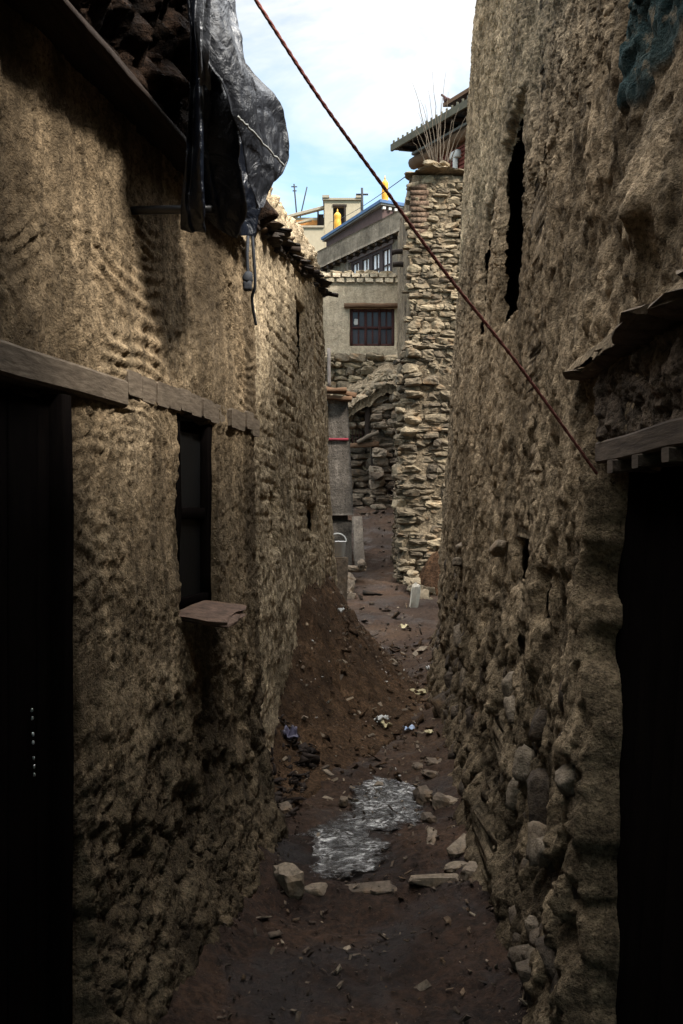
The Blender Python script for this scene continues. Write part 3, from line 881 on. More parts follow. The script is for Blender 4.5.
# (the added shade house is built after the masonry helpers)
# ------------------------------------------------------------------ rubble masonry
def rubble(mb, O, u, n, W, z0, z1, hc=(0.1, 0.2), lc=(0.14, 0.4), prot=0.05, topf=None, thick=0.22, tint=None, lean=0.0):
    """courses of stones over a face that starts at O and runs along u, facing n"""
    u = np.array(u, float); u /= np.linalg.norm(u); n = np.array(n, float); n /= np.linalg.norm(n)
    R = np.array([u, -n, [0, 0, 1]]).T
    z = z0
    while z < z1:
        h = rng.uniform(*hc); s = -rng.uniform(0, 0.15)
        while s < W:
            L = rng.uniform(*lc)
            if topf is None or z + h * 0.6 < topf(s + L / 2):
                hh = h * rng.uniform(0.8, 1.15)
                c = np.array([O[0], O[1], 0]) + u * (s + L / 2) + n * (rng.normal(0, prot * 0.5) - thick * 0.3 - lean * (z - z0)) + [0, 0, z + h / 2]
                mb.stone(c, (L * 1.04, thick, hh * 1.04), R @ euler(rng.normal(0, 0.06), rng.normal(0, 0.06), rng.normal(0, 0.08)),
                         tint if tint is None else float(np.clip(rng.normal(tint, 0.22), 0, 1)))
            s += L * 0.98
        z += h * 0.97
    return mb


def slab(mb, O, u, n, W, z0, z1, T, disp=0.02, seed=0, step=0.06, tint=0.5, topf=None, lean=0.0, off=0.0, amp_f=5):
    """rough mud face with a body of depth T behind it"""
    u = np.array(u, float); u /= np.linalg.norm(u); n = np.array(n, float); n /= np.linalg.norm(n)
    ss = np.linspace(0, W, max(3, int(W / step))); tt = np.linspace(0, 1, max(3, int((z1 - z0) / step)))
    S, Tt = np.meshgrid(ss, tt)
    top = z1 if topf is None else np.vectorize(topf)(S)
    Z = z0 + (top - z0) * Tt
    d = disp * fbm(S * amp_f + seed, Z * amp_f, 0 * S, 5, gain=0.6, seed=seed) + off - lean * (Z - z0)
    V = (np.array([O[0], O[1], 0]) + S[..., None] * u + d[..., None] * n + Z[..., None] * np.array([0, 0, 1])).reshape(-1, 3)
    h, w = S.shape; ii = np.arange(h * w).reshape(h, w)
    q = np.stack([ii[:-1, :-1], ii[:-1, 1:], ii[1:, 1:], ii[1:, :-1]], -1).reshape(-1, 4)
    ring = np.concatenate([ii[0, :], ii[1:, -1], ii[-1, -2::-1], ii[-2:0:-1, 0]]); m = len(ring)
    B = V[ring] - n * T; k = np.arange(m); n0 = h * w
    rq = np.stack([ring, n0 + k, n0 + (k + 1) % m, ring[(k + 1) % m]], -1)[:, ::-1]
    t = np.clip(tint + 0.35 * fbm(V[:, 0] * 4, V[:, 1] * 4, V[:, 2] * 4, 3, seed=seed), 0, 1)
    mb.add(np.concatenate([V, B]), np.concatenate([q, rq, np.array([[n0, n0 + w - 1, n0 + w + h - 2, n0 + 2*w + h - 3]])]), np.concatenate([t, np.full(m, tint)]))
    return mb

# ---- unseen house added behind the viewpoint to shade the near alley
shade_house = thing('added_shade_house', (0, -2.5, 0), 'added unseen mud house over the alley behind the viewpoint, shading the near alley', 'house')
mb = MB(); slab(mb, (4.2, 1.12), (-1, 0, 0), (0, 1, 0), 7.4, 2.70, 4.2, 5.7, 0.04, 260, 0.12, 0.5); mb.build('wall', M_LEFT, shade_house)  # wall of the added unseen house that shades the alley
for y in (0.95, 0.3, -0.4, -1.2, -2.2, -3.2, -4.2):
    MB().bar((-1.4, y, 2.63), (1.2, y, 2.63), 0.16, 0.13, rough=0.006, segs=12, round_=True).build('shade_house_beam', M_WOODDARK, shade_house)

# ---- stone tower beyond the right house
tower = thing('rubble_tower', (1.7, 13.5, 0.5), 'tall stone and mud tower house with ragged flat top, standing beyond the right wall', 'tower')
TY = 13.5
mb = MB()
slab(mb, (1.02, TY), (1, 0, 0), (0, -1, 0), 1.9, 0.2, 6.65, 3.0, 0.07, 200, 0.045, 0.6, lean=0.012, topf=lambda s: 6.6 + 0.06 * math.sin(s * 5))
slab(mb, (0.985, TY + 3.0), (0, -1, 0), (-1, 0, 0), 2.99, 0.6, 6.6, 0.6, 0.05, 201, 0.045, 0.65, lean=0.008)
mb.build('wall', M_TOWER, tower)
mb = MB()
# upper front: thin slabs half sunk in the mud
rubble(mb, (1.05, TY - 0.015), (1, 0, 0), (0, -1, 0), 1.75, 3.9, 6.55, (0.05, 0.11), (0.08, 0.26), 0.03, thick=0.15, tint=0.62, lean=0.012)
mb.build('upper_stonework', M_ROCK, tower)
mb = MB()
rubble(mb, (0.90, TY - 0.10), (1, 0, 0), (0, -1, 0), 1.9, 0.25, 4.25, (0.06, 0.15), (0.09, 0.32), 0.045, thick=0.28, tint=0.40, topf=lambda s: 4.3 - 0.35 * max(0, (0.25 - s)) / 0.25 - 0.2 * s, lean=0.02)
rubble(mb, (0.90, TY + 1.9), (0, -1, 0), (-1, 0, 0), 1.95, 0.5, 4.0, (0.06, 0.14), (0.08, 0.24), 0.04, thick=0.25, tint=0.5, lean=0.02, topf=lambda s: 2.2 + s * 0.95)
mb.build('lower_stonework', M_ROCK, tower)
mb = MB(); slab(mb, (0.93, TY - 0.12), (1, 0, 0), (0, -1, 0), 1.9, 0.2, 4.0, 0.2, 0.05, 205, 0.05, 0.4, lean=0.02)
mb.build('mortar', M_TOWER, tower)
mb = MB()
for i in range(9):
    mb.box((1.03 - 0.01 * (i % 2), TY - 0.035, 5.72 + i * 0.082), (1.26 + 0.03 * (i % 2), TY + 0.2, 5.72 + i * 0.082 + 0.07), rng.uniform(0.3, 0.7), jit=0.008)
mb.build('brick_pier', mud('red_mud_brick', (0.15, 0.095, 0.06), (0.22, 0.15, 0.1), (0.3, 0.22, 0.15), stain=0.1), tower)
mb = MB()
for i in range(14):
    x = 1.02 + i * 0.125
    mb.stone((x + 0.06, TY + 0.08 + rng.normal(0, 0.05), 6.64 + rng.uniform(0, 0.03)), (rng.uniform(0.2, 0.36), 0.34, 0.045), euler(rng.normal(0, 0.06), rng.normal(0, 0.06), rng.normal(0, 0.4)), tint=rng.uniform(0.5, 0.95))
mb.build('coping', M_ROCK, tower)
for z, y in ((5.96, 15.2), (5.70, 15.0)):
    mb = MB(); mb.bar((1.2, y, z), (0.845, y + 0.03, z - 0.01), 0.09, 0.09, rough=0.004, round_=True)
    mb.build('beam_end', M_WOODDARK, tower)

# ---- bare twigs on the tower
shrub = thing('bare_shrub', (1.32, 13.75, 6.66), 'bundle of thin bare twigs standing up from the tower top', 'twigs')
for (x0, x1, y1, r) in ((434, 412, 82, 7), (436, 421, 100, 6), (438, 433, 72, 6), (440, 441, 95, 5), (432, 416, 130, 7), (428, 411, 140, 6), (444, 458, 108, 6), (446, 466, 116, 6), (430, 424, 118, 6), (449, 470, 122, 6), (436, 446, 70, 5), (426, 413, 128, 5), (437, 428, 88, 5), (441, 437, 112, 5), (434, 425, 104, 5), (447, 452, 120, 5), (442, 448, 92, 5), (431, 419, 112, 5)):
    a = P(x0, 168, TY + 0.25 + rng.uniform(-0.1, 0.1)); b = P(x1, y1, TY + 0.25 + rng.uniform(-0.3, 0.2))
    t = np.linspace(0, 1, 9)[:, None]
    mid = (a + b) / 2 + np.array([(x1 - x0) * 0.0016 * -1, 0, 0.06])
    pts = (1 - t) ** 2 * a + 2 * t * (1 - t) * mid + t ** 2 * b + rng.normal(0, 0.006, (9, 3))
    MB().tube(pts, r * 0.0015, 6, r1=0.002).build('stem', M_WOODOLD, shrub)
for i, (px, py, s) in enumerate(((433, 165, (0.26, 0.2, 0.07)), (445, 164, (0.14, 0.15, 0.06)))):
    o = MB().stone(P(px, py, TY + 0.1), s, euler(0.2, 0.3, 0.5), tint=0.8).build('stone', M_ROCK)
    tag(o, ('larger' if i == 0 else 'smaller') + ' pale stone lying on the tower top below the twigs', 'stone')

# ---- pavilion with carved eaves behind the tower
pav = thing('temple_pavilion', (3.2, 18.3, 3.0), 'temple building with broad dark eaves and red panel, above the stone tower', 'temple')
e = np.array([0.528, -0.849, 0.0]); e /= np.linalg.norm(e); nin = np.array([-e[1], e[0], 0.0])
E0 = np.array([1.08, 19.0, 0.0])
def pv(s, t, z): return E0 + e * s + nin * t + np.array([0, 0, z])
def pbox(mb, s0, s1, t0, t1, z0, z1, tint=0.5):
    R = np.array([e, nin, [0, 0, 1]]).T
    return mb.box((s0, t0, z0), (s1, t1, z1), tint, (R, E0))
M_DARKP = paint('sooted_timber', (0.035, 0.038, 0.045), 0.8, 0.4)
M_TRIM = paint('olive_trim', (0.085, 0.078, 0.05), 0.8, 0.3)
M_REDP = paint('red_ochre_panel', (0.16, 0.035, 0.022), 0.8, 0.3)
M_WHITE = paint('whitewash', (0.68, 0.66, 0.62), 0.9, 0.12)
mb = MB(); pbox(mb, 0.25, 8, 0.45, 5, 2.2, 8.82, 0.5)
mb.build('wall', M_HOUSE, pav, smooth=False)
mb = MB(); R = np.array([e, nin, [0, 0, 1]]).T
v = np.array([[0, 0, 9.15], [8, 0, 9.15], [8, 3.2, 9.75], [0.0, 3.2, 9.75], [0, 0, 9.23], [8, 0, 9.23], [8, 3.2, 9.86], [0, 3.2, 9.86]])
mb.add(v @ R.T + E0, [[3, 2, 1, 0], [4, 5, 6, 7], [0, 1, 5, 4], [1, 2, 6, 5], [2, 3, 7, 6], [3, 0, 4, 7]])
mb.build('roof', M_DARKP, pav, smooth=False)
mb = MB(); pbox(mb, -0.03, 8, -0.05, -0.004, 9.13, 9.27)
mb.build('fascia', M_TRIM, pav, smooth=False)
mb = MB()
for s in np.arange(0.05, 4.5, 0.16):
    mb.bar(pv(s, -0.02, 9.27), pv(s, -0.02, 9.33), 0.05, 0.04)
mb.build('eave_edging', M_TRIM, pav)
mb = MB()
for s in np.arange(0.2, 5, 0.34):
    mb.bar(pv(s, 0.02, 9.12), pv(s, 0.6, 9.2), 0.08, 0.07)
mb.build('rafters', M_WOODDARK, pav)
mb = MB(); pbox(mb, 0.35, 8, 0.43, 0.449, 9.05, 9.2); mb.build('frieze', M_DARKP, pav, smooth=False)
mb = MB(); pbox(mb, 0.3, 8, 0.25, 0.6, 9.0, 9.05); mb.build('ledge', paint('grey_board', (0.26, 0.25, 0.24), 0.9, 0.2), pav, smooth=False)
mb = MB(); mb.bar(pv(0.18, 0.36, 8.86), pv(6, 0.36, 8.87), 0.25, 0.26, rough=0.012, segs=24, round_=True)
mb.build('log_beam', M_WOODBRN, pav)
mb = MB(); pbox(mb, 0.6, 4, 0.40, 0.444, 7.6, 8.74)
for k in range(14):
    pbox(mb, 0.65, 3.9, 0.38, 0.401, 7.65 + k * 0.08, 7.69 + k * 0.08, 0.3)
mb.build('panel', M_REDP, pav, smooth=False)
mb = MB(); mb.bar(pv(1.62, 0.34, 7.5), pv(1.62, 0.34, 8.55), 0.09, 0.09)
mb.bar(pv(1.52, 0.34, 8.58), pv(1.74, 0.34, 8.58), 0.12, 0.14); mb.build('post', M_WHITE, pav)
mb = MB()
v = np.array([[0.94, 0.57, 9.83], [8, 0.57, 9.83], [8, 3.4, 10.5], [0.94, 3.4, 10.5], [0.94, 0.57, 9.91], [8, 0.57, 9.91], [8, 3.4, 10.6], [0.94, 3.4, 10.6]])
mb.add(v @ R.T + E0, [[3, 2, 1, 0], [4, 5, 6, 7], [0, 1, 5, 4], [1, 2, 6, 5], [2, 3, 7, 6], [3, 0, 4, 7]])
pbox(mb, 1.3, 8, 0.95, 3.2, 9.4, 9.95)
up = mb.build('upper_roof', M_WOODBRN, pav, smooth=False)
mb = MB(); mb.stone(pv(0.98, 0.62, 9.97), (0.1, 0.2, 0.1), euler(0.4, 0, 0.3)); mb.tube([pv(0.98, 0.6, 9.9), pv(0.98, 0.64, 10.0), pv(0.9, 0.56, 10.1)], 0.04, 6, r1=0.02)
mb.build('finial', M_WOODRED, up)

# ------------------------------------------------------------------ grey annex at the bend on the left
annex = thing('grey_annex', (-0.3, 14.2, 0.6), 'narrow grey plastered outbuilding with a thin red band past the left wall end', 'outbuilding')
mb = MB(); AY = 14.0
slab(mb, (-1.3, AY), (1, 0, 0), (0, -1, 0), 1.40, 1.55, 3.32, 1.9, 0.025, 210, 0.04, 0.5)
# right end leans out towards the foot
for arr in mb.v:
    r = arr[:, 0] > -0.35
    arr[r, 0] += (3.3 - arr[r, 2]) * 0.05 * (arr[r, 0] + 0.35) / 0.45
mb.build('wall', M_ANNEX, annex)
mb = MB(); slab(mb, (-1.3, AY + 0.06), (1, 0, 0), (0, -1, 0), 1.46, 0.3, 1.46, 1.8, 0.03, 211, 0.04, 0.42)
mb.build('plinth', M_ANNEX, annex)
mb = MB(); mb.box((-1.25, AY + 0.12, 1.40), (0.10, AY + 1.5, 1.62)); mb.build('shadow_gap_fill', M_SHADEROCK, annex, smooth=False)  # dark filler standing in for the shadow gap between wall and plinth
mb = MB(); mb.box((-0.5, AY - 0.035, 2.70), (0.108, AY - 0.012, 2.735), jit=0.004)
mb.build('painted_band', paint('crimson_paint', (0.22, 0.02, 0.035), 0.8, 0.3), annex)
mb = MB(); mb.bar((-0.218, AY - 0.03, 1.5), (-0.225, AY - 0.03, 3.3), 0.05, 0.03, rough=0.002)
mb.build('corner_board', paint('pale_blue_paint', (0.36, 0.4, 0.4), 0.8, 0.25), annex)
mb = MB()
mb.bar((-0.6, AY - 0.05, 3.37), (0.16, AY - 0.05, 3.33), 0.3, 0.055, rough=0.006)
mb.bar((-0.6, AY - 0.10, 3.44), (0.08, AY - 0.12, 3.46), 0.35, 0.05, rough=0.006)
mb.bar((-0.25, AY - 0.18, 3.47), (0.22, AY - 0.05, 3.40), 0.09, 0.07, rough=0.006)
mb.build('lintel', M_WOODBRN, annex)
mb = MB(); mb.bar((-0.19, AY - 0.03, 3.5), (-0.19, AY - 0.03, 4.10), 0.20, 0.05, rough=0.002)
mb.bar((-0.33, AY - 0.02, 3.5), (-0.33, AY - 0.02, 4.12), 0.07, 0.04, rough=0.002)
mb.build('plank', M_WOODGREY, annex)
mb = MB()
for k in range(10):
    mb.stone((-0.6 + k * 0.075, AY - 0.02, 0.62 + rng.uniform(-0.04, 0.05)), (0.14, 0.2, 0.16), euler(*rng.normal(0, 0.2, 3)), tint=rng.uniform(0.1, 0.6))
mb.build('footing_stone', M_ROCKD, annex)
o = MB().bar(P(357, 517, 13.9), P(360, 571, 13.7), 0.10, 0.16, rough=0.006).build('stone_post', M_ANNEX)
tag(o, 'upright grey stone post leaning at the corner of the grey outbuilding', 'stone post')
o = MB().stone(P(352, 569, 13.4), (0.4, 0.4, 0.10), euler(0, 0.05, 0.2), tint=0.5).build('doorstep', M_ROCKD)
tag(o, 'flat grey stone step below the leaning stone post', 'step')

# ------------------------------------------------------------------ terrace wall, ruin and houses up the hill
terr = thing('terrace_wall', (0.4, 20.6, 2.0), 'rough dry stone terrace wall below the house with the maroon window', 'stone wall')
mb = MB(); rubble(mb, (-0.9, 20.5), (1, 0, 0), (0, -1, 0), 2.6, 1.6, 5.05, (0.12, 0.24), (0.16, 0.5), 0.12, thick=0.35, tint=0.6)
mb.build('stonework', M_ROCK, terr)
mb = MB(); slab(mb, (-1.2, 20.6), (1, 0, 0), (0, -1, 0), 3.0, 1.5, 5.02, 0.36, 0.05, 220, 0.08, 0.5); mb.build('core', M_TOWER, terr)

ruin = thing('ruined_hut', (0.8, 19.2, 1.75), 'ruined dark stone hut with beams and sloping earth roof at the alley head', 'ruin')
mb = MB()
rubble(mb, (0.70, 19.0), (1, 0, 0), (0, -1, 0), 0.75, 1.65, 4.15, (0.12, 0.22), (0.2, 0.5), 0.06, thick=0.4, tint=0.42, topf=lambda s: 4.0 + 0.35 * s)
rubble(mb, (0.68, 19.9), (0, -1, 0), (-1, 0, 0), 0.9, 1.65, 3.9, (0.12, 0.22), (0.2, 0.4), 0.05, thick=0.3, tint=0.42)
rubble(mb, (0.0, 19.55), (1, 0, 0), (0, -1, 0), 0.9, 1.65, 2.95, (0.12, 0.22), (0.2, 0.5), 0.06, thick=0.3, tint=0.35)
rubble(mb, (-0.05, 19.05), (1, 0, 0), (0, -1, 0), 0.42, 3.35, 3.95, (0.1, 0.18), (0.15, 0.3), 0.06, thick=0.35, tint=0.6)
rubble(mb, (-0.2, 18.95), (1, 0, 0), (0, -1, 0), 1.6, 1.55, 1.86, (0.12, 0.18), (0.25, 0.5), 0.06, thick=0.4, tint=0.35)
mb.build('stonework', M_ROCKD, ruin)
mb = MB()
Sx, Sy = np.meshgrid(np.linspace(-0.25, 1.35, 70), np.linspace(18.85, 20.45, 50))
Sz = 3.72 + 0.55 * sst(0.0, 1.1, Sx) + 0.62 * (Sy - 18.85) / 1.6 + 0.16 * fbm(Sx * 3, Sy * 3, 0 * Sx, 5, gain=0.65, seed=230) + 0.10 * (0.5 - worley2(Sx * 6, Sy * 6, 3)[0])
h_, w_ = Sx.shape; ii = np.arange(h_ * w_).reshape(h_, w_)
tv = np.stack([Sx, Sy, Sz], -1).reshape(-1, 3)
q = np.stack([ii[:-1, :-1], ii[:-1, 1:], ii[1:, 1:], ii[1:, :-1]], -1).reshape(-1, 4)
ring = np.concatenate([ii[0, :], ii[1:, -1], ii[-1, -2::-1], ii[-2:0:-1, 0]]); m = len(ring); k = np.arange(m)
mb.add(np.concatenate([tv, tv[ring] - [0, 0, 0.2]]), np.concatenate([q, np.stack([ring, h_*w_ + k, h_*w_ + (k+1) % m, ring[(k+1) % m]], -1)[:, ::-1]]), 0.6)
mb.build('earth_roof', M_TOWER, ruin)
mb = MB()
for _ in range(60):
    x, y_ = rng.uniform(-0.2, 1.3), rng.uniform(18.85, 19.8)
    z = 3.72 + 0.55 * float(sst(0.0, 1.1, np.array(x))) + 0.62 * (y_ - 18.85) / 1.6 + 0.03
    mb.stone((x, y_, z), (rng.uniform(0.1, 0.3), rng.uniform(0.1, 0.25), rng.uniform(0.06, 0.14)), euler(*rng.normal(0, 0.4, 3)), tint=rng.uniform(0.3, 0.9))
mb.build('roof_stonework', M_ROCK, ruin)
mb = MB(); mb.bar(P(349, 446, 18.9), P(379, 444, 18.85), 0.12, 0.1, rough=0.006); mb.build('cross_beam', M_WOODBRN, ruin)
mb = MB(); mb.bar(P(357, 442, 18.8), P(379, 432, 18.75), 0.09, 0.09, rough=0.006, round_=True); mb.build('leaning_pole', M_WOODOLD, ruin)
mb = MB(); mb.bar(P(367, 440, 19.0), P(367.5, 406, 19.0), 0.11, 0.1, rough=0.004); mb.build('upper_post', M_WOODDARK, ruin)
mb = MB(); mb.bar(P(373.5, 502, 18.95), P(373, 446, 18.95), 0.08, 0.08, rough=0.004); mb.build('lower_post', M_WOODDARK, ruin)
mb = MB()
for k in range(4): mb.bar(P(352.5 + k * 3.3, 443, 19.2), P(352.5 + k * 3.3, 424, 19.2), 0.064, 0.02)
mb.build('board', M_WOODRED, ruin)

HY0 = 21.0
house = thing('window_house', (0.4, 21.5, 5.0), 'beige mud house with wide maroon window under a row of loose bricks', 'house')
WX0, WX1, WZ0, WZ1 = 0.20, 1.22, 5.44, 6.30
xs = lines(-1.3, 1.9, 0.05, (WX0, WX1), 0.012); zs = lines(4.9, 6.86, 0.05, (WZ0, WZ1), 0.012)
Sx, Sz = np.meshgrid(xs, zs)
d = 0.03 * fbm(Sx * 2.5, Sz * 2.5, 0 * Sx, 4, seed=240)
dd, dmk = opening(Sx, Sz, WX0, WX1, WZ0, WZ1, 0.16, 0.004, 0.012, 241)
tv = np.stack([Sx, HY0 - d + dd, Sz], -1).reshape(-1, 3)
h_, w_ = Sx.shape; ii = np.arange(h_ * w_).reshape(h_, w_)
q = np.stack([ii[:-1, :-1], ii[:-1, 1:], ii[1:, 1:], ii[1:, :-1]], -1).reshape(-1, 4)
ring = np.concatenate([ii[0, :], ii[1:, -1], ii[-1, -2::-1], ii[-2:0:-1, 0]]); m = len(ring); k = np.arange(m); n0 = h_ * w_
mb = MB(); mb.add(np.concatenate([tv, tv[ring] + [0, 3, 0]]), np.concatenate([q, np.stack([ring, n0 + k, n0 + (k+1) % m, ring[(k+1) % m]], -1)[:, ::-1], np.array([[n0, n0 + w_ - 1, n0 + w_ + h_ - 2, n0 + 2*w_ + h_ - 3]])]), 0.55)
mb.build('wall', M_HOUSE, house)
mb = MB(); mb.bar((WX0 - 0.14, HY0 - 0.06, WZ1 + 0.05), (WX1 + 0.1, HY0 - 0.06, WZ1 + 0.05), 0.14, 0.09, rough=0.004)
mb.build('lintel', M_WOODBRN, house)
wm = MB(); yy = HY0 + 0.10
for x in (WX0 + 0.03, WX0 + 0.36, WX0 + 0.68, WX1 - 0.03):
    wm.bar((x, yy, WZ0), (x, yy, WZ1), 0.07, 0.06)
for z in (WZ0 + 0.03, (WZ0 + WZ1) / 2, WZ1 - 0.03):
    wm.bar((WX0, yy + 0.003, z), (WX1, yy + 0.003, z), 0.05, 0.055)
for x in (WX0 + 0.195, WX0 + 0.52, WX0 + 0.84):
    wm.bar((x, yy + 0.006, WZ0), (x, yy + 0.006, WZ1), 0.03, 0.035)
w = wm.build('window', M_WOODRED, house)
mb = MB(); mb.box((WX0, yy + 0.03, WZ0), (WX1, yy + 0.045, WZ1)); mb.build('pane', paint('dim_glass', (0.035, 0.022, 0.024), 0.3, 0.5, 0.3, sc=3), w, smooth=False)
mb = MB(); mb.stone((WX0 + 0.14, yy + 0.0, WZ0 + 0.57), (0.1, 0.02, 0.14), tint=0.9, paint=1); mb.build('paper_scrap', M_WHITE, w)
mb = MB(); mb.box((-1.25, HY0 + 0.03, 6.855), (1.85, HY0 + 0.2, 7.085), 0.25, jit=0.01); mb.build('parapet_core', M_HOUSE, house, smooth=False)
mb = MB()
for r in range(2):
    x = -1.2 + 0.1 * r
    while x < 1.8:
        L = rng.uniform(0.15, 0.2)
        mb.box((x, HY0 - 0.05 + rng.uniform(-0.02, 0.02), 6.90 + r * 0.115), (x + L, HY0 + 0.24, 6.985 + r * 0.115), rng.uniform(0.5, 1.0), jit=0.012)
        x += L + 0.045
mb.build('parapet_bricks', M_HOUSE, house, smooth=False)
for i, (px, py, L) in enumerate(((349, 272, 0.3), (361, 275, 0.25), (371, 275, 0.5), (386, 274, 0.4), (336, 273, 0.35))):
    pp = P(px, py, HY0 + 0.1); pp[2] = 7.12
    o = MB().stone(pp, (L * 0.8, 0.25, 0.11), euler(0, rng.normal(0, 0.1), rng.normal(0, 0.3)), tint=0.9).build('stone', M_ROCK)
    tag(o, ['rounded pale stone near the middle of the brick parapet row', 'smallest stone on the brick parapet of the beige house', 'longest flat stone on the brick parapet of the beige house',
            'pale stone at the right end of the brick parapet', 'pale stone at the left end of the brick parapet'][i], 'stone', 'stones laid on the brick parapet')

# ---- balcony house
bal = thing('balcony_house', (2.0, 29, 4.5), 'grey house with rendered balcony, dark window row and blue edged roof', 'house')
bd = np.array([-0.509, 0.861, 0.0]); bd /= np.linalg.norm(bd); bn = np.array([-0.861, -0.509, 0.0])
B0 = np.array([1.81, 26.0, 0.0]); RB = np.array([bd, -bn, [0, 0, 1]]).T
def bbox(mb, s0, s1, t0, t1, z0, z1, tint=0.5):
    if t0 >= 0.33: t0, t1 = t0 - 0.17, t1 - 0.17
    return mb.box((s0, t0, z0), (s1, t1, z1), tint, (RB, B0))
mb = MB(); slab(mb, B0 - bd * 3, bd * -1 * -1, bn, 8.2, 9.72, 10.31, 0.16, 0.02, 250, 0.08, 0.5)
mb.build('balcony_parapet', M_CONC, bal)
mb = MB(); bbox(mb, -3, 1.0, 0.4, 6, 4, 9.70); bbox(mb, 3.40, 5.0, 0.4, 6, 4, 9.70); bbox(mb, 1.0, 3.40, 0.75, 5.9, 4, 9.69); bbox(mb, 1.0, 3.40, 0.4, 0.75, 4, 8.0)
mb.build('wall', M_CONC, bal, smooth=False)
mb = MB(); bbox(mb, -3.0, 5.15, 0.165, 6.0, 9.703, 9.76); mb.build('balcony_floor', M_CONC, bal, smooth=False)
mb = MB()
for s in np.arange(-1, 5.0, 0.42): bbox(mb, s, s + 0.12, 0.03, 0.22, 9.62, 9.70)
mb.build('joists', M_WOODDARK, bal, smooth=False)
M_WOODMUL = wood('dark_plum_wood', (0.05, 0.035, 0.035), (0.1, 0.075, 0.075), axis=2)
mb = MB(); bbox(mb, 0.9, 3.5, 0.36, 0.47, 9.552, 9.66); mb.build('window_beam', paint('plum_beam', (0.17, 0.13, 0.125), 0.8, 0.25), bal, smooth=False)
mb = MB(); bbox(mb, 3.42, 3.56, 0.34, 0.398, 7.8, 9.58); mb.build('pilaster', M_ANNEX, bal, smooth=False)
M_CURT = paint('white_curtain', (1.15, 1.16, 1.2), 0.6, 0.08, 0.4)
for k in range(4):
    s0 = 1.04 + k * 0.585; s1 = s0 + 0.555
    mb = MB()
    bbox(mb, s0 - 0.02, s0 + 0.08, 0.40, 0.47, 8.0, 9.55); bbox(mb, s1 - 0.08, s1 + 0.005, 0.40, 0.47, 8.0, 9.55)
    bbox(mb, s0 + 0.08, s1 - 0.08, 0.41, 0.47, 9.46, 9.548); bbox(mb, s0 + 0.082, s1 - 0.082, 0.43, 0.465, 8.98, 9.02)
    bbox(mb, (s0 + s1) / 2 - 0.018, (s0 + s1) / 2 + 0.018, 0.435, 0.463, 8.02, 9.47); bbox(mb, s0 + 0.08, s1 - 0.08, 0.412, 0.468, 8.0, 8.06)
    w = mb.build('window', M_WOODMUL, bal, smooth=False)
    mb = MB(); bbox(mb, s0 + 0.05, s1 - 0.05, 0.475, 0.49, 8.0, 9.5); mb.build('curtain', M_CURT, w, smooth=False)
# upper storey
C0 = np.array([1.3, 30.0, 0.0]); ua = np.array([-0.44, 0.9, 0]); ua /= np.linalg.norm(ua); ub = np.array([ua[1], -ua[0], 0])
RU = np.array([ua, ub, [0, 0, 1]]).T
def ubox(mb, a0, a1, b0, b1, z0, z1, tint=0.5): return mb.box((a0, b0, z0), (a1, b1, z1), tint, (RU, C0))
M_BLUE = paint('blue_paint', (0.06, 0.13, 0.27), 0.6, 0.3)
M_PLUM = paint('plum_render', (0.09, 0.055, 0.05), 0.9, 0.25)
mb = MB(); ubox(mb, 0.0, 4.6, 0.0, 5.0, 11.74, 11.86); mb.build('roof', paint('grey_roof_edge', (0.2, 0.2, 0.19), 0.9, 0.2), bal, smooth=False)
mb = MB(); ubox(mb, -0.04, 4.64, -0.04, -0.004, 11.8, 11.9); ubox(mb, -0.04, -0.004, -0.0, 5.0, 11.8, 11.9); mb.build('fascia', M_BLUE, bal, smooth=False)
mb = MB(); ubox(mb, 0.12, 4.5, 0.12, 4.9, 9.8, 11.735); mb.build('upper_wall', M_PLUM, bal, smooth=False)
mb = MB(); ubox(mb, 0.08, 4.55, 0.07, 0.117, 10.98, 11.06); ubox(mb, 0.07, 0.117, 0.118, 4.9, 10.98, 11.06); mb.build('white_band', M_WHITE, bal, smooth=False)
mb = MB()
for s in np.arange(0.1, 4.5, 0.22):
    ubox(mb, s, s + 0.1, 0.05, 0.116, 10.84, 10.95)
    ubox(mb, 0.03, 0.115, s, s + 0.1, 11.62, 11.70)
mb.build('dentil_border', M_WHITE, bal, smooth=False)

# ---- golden banners
def banner(name, base, h, r, label):
    t = thing(name, base, label, 'roof banner', 'gilded victory banners on the roofs')
    zs = np.linspace(0, 1, 25); k = 16
    vs = []
    for z in zs:
        rr = r * (1.0 + 0.10 * abs(math.sin(z * 9)) - 0.15 * z) * (1.0 if z < 0.9 else max(0.25, 1 - (z - 0.9) * 6))
        for j in range(k):
            a = 2 * math.pi * j / k
            vs.append(np.array(base) + [rr * math.cos(a) * (1 + 0.05 * (j % 2)), rr * math.sin(a) * (1 + 0.05 * (j % 2)), z * h])
    f = [[i*k+j, i*k+(j+1) % k, (i+1)*k+(j+1) % k, (i+1)*k+j] for i in range(24) for j in range(k)] + [[24*k+j for j in range(k)]]
    MB().add(vs, f).build('drum', M_GOLD, t)
    MB().tube([np.array(base) + [0, 0, h * 0.97], np.array(base) + [0, 0, h * 1.14]], r * 0.32, 8, r1=r * 0.08).build('spike', M_GOLD, t)
    return t
M_GOLD = paint('gilded_cloth', (0.78, 0.36, 0.02), 0.55, 0.2, 0.4)
banner('victory_banner', (1.48, 31.0, 11.86), 1.05, 0.115, 'golden cylindrical banner behind the diagonal cable, rising over the blue roof edge')
banner('victory_banner', (-0.15, 34.0, 11.86), 0.93, 0.135, 'golden cylindrical banner in front of the dark opening of the beige hilltop house')

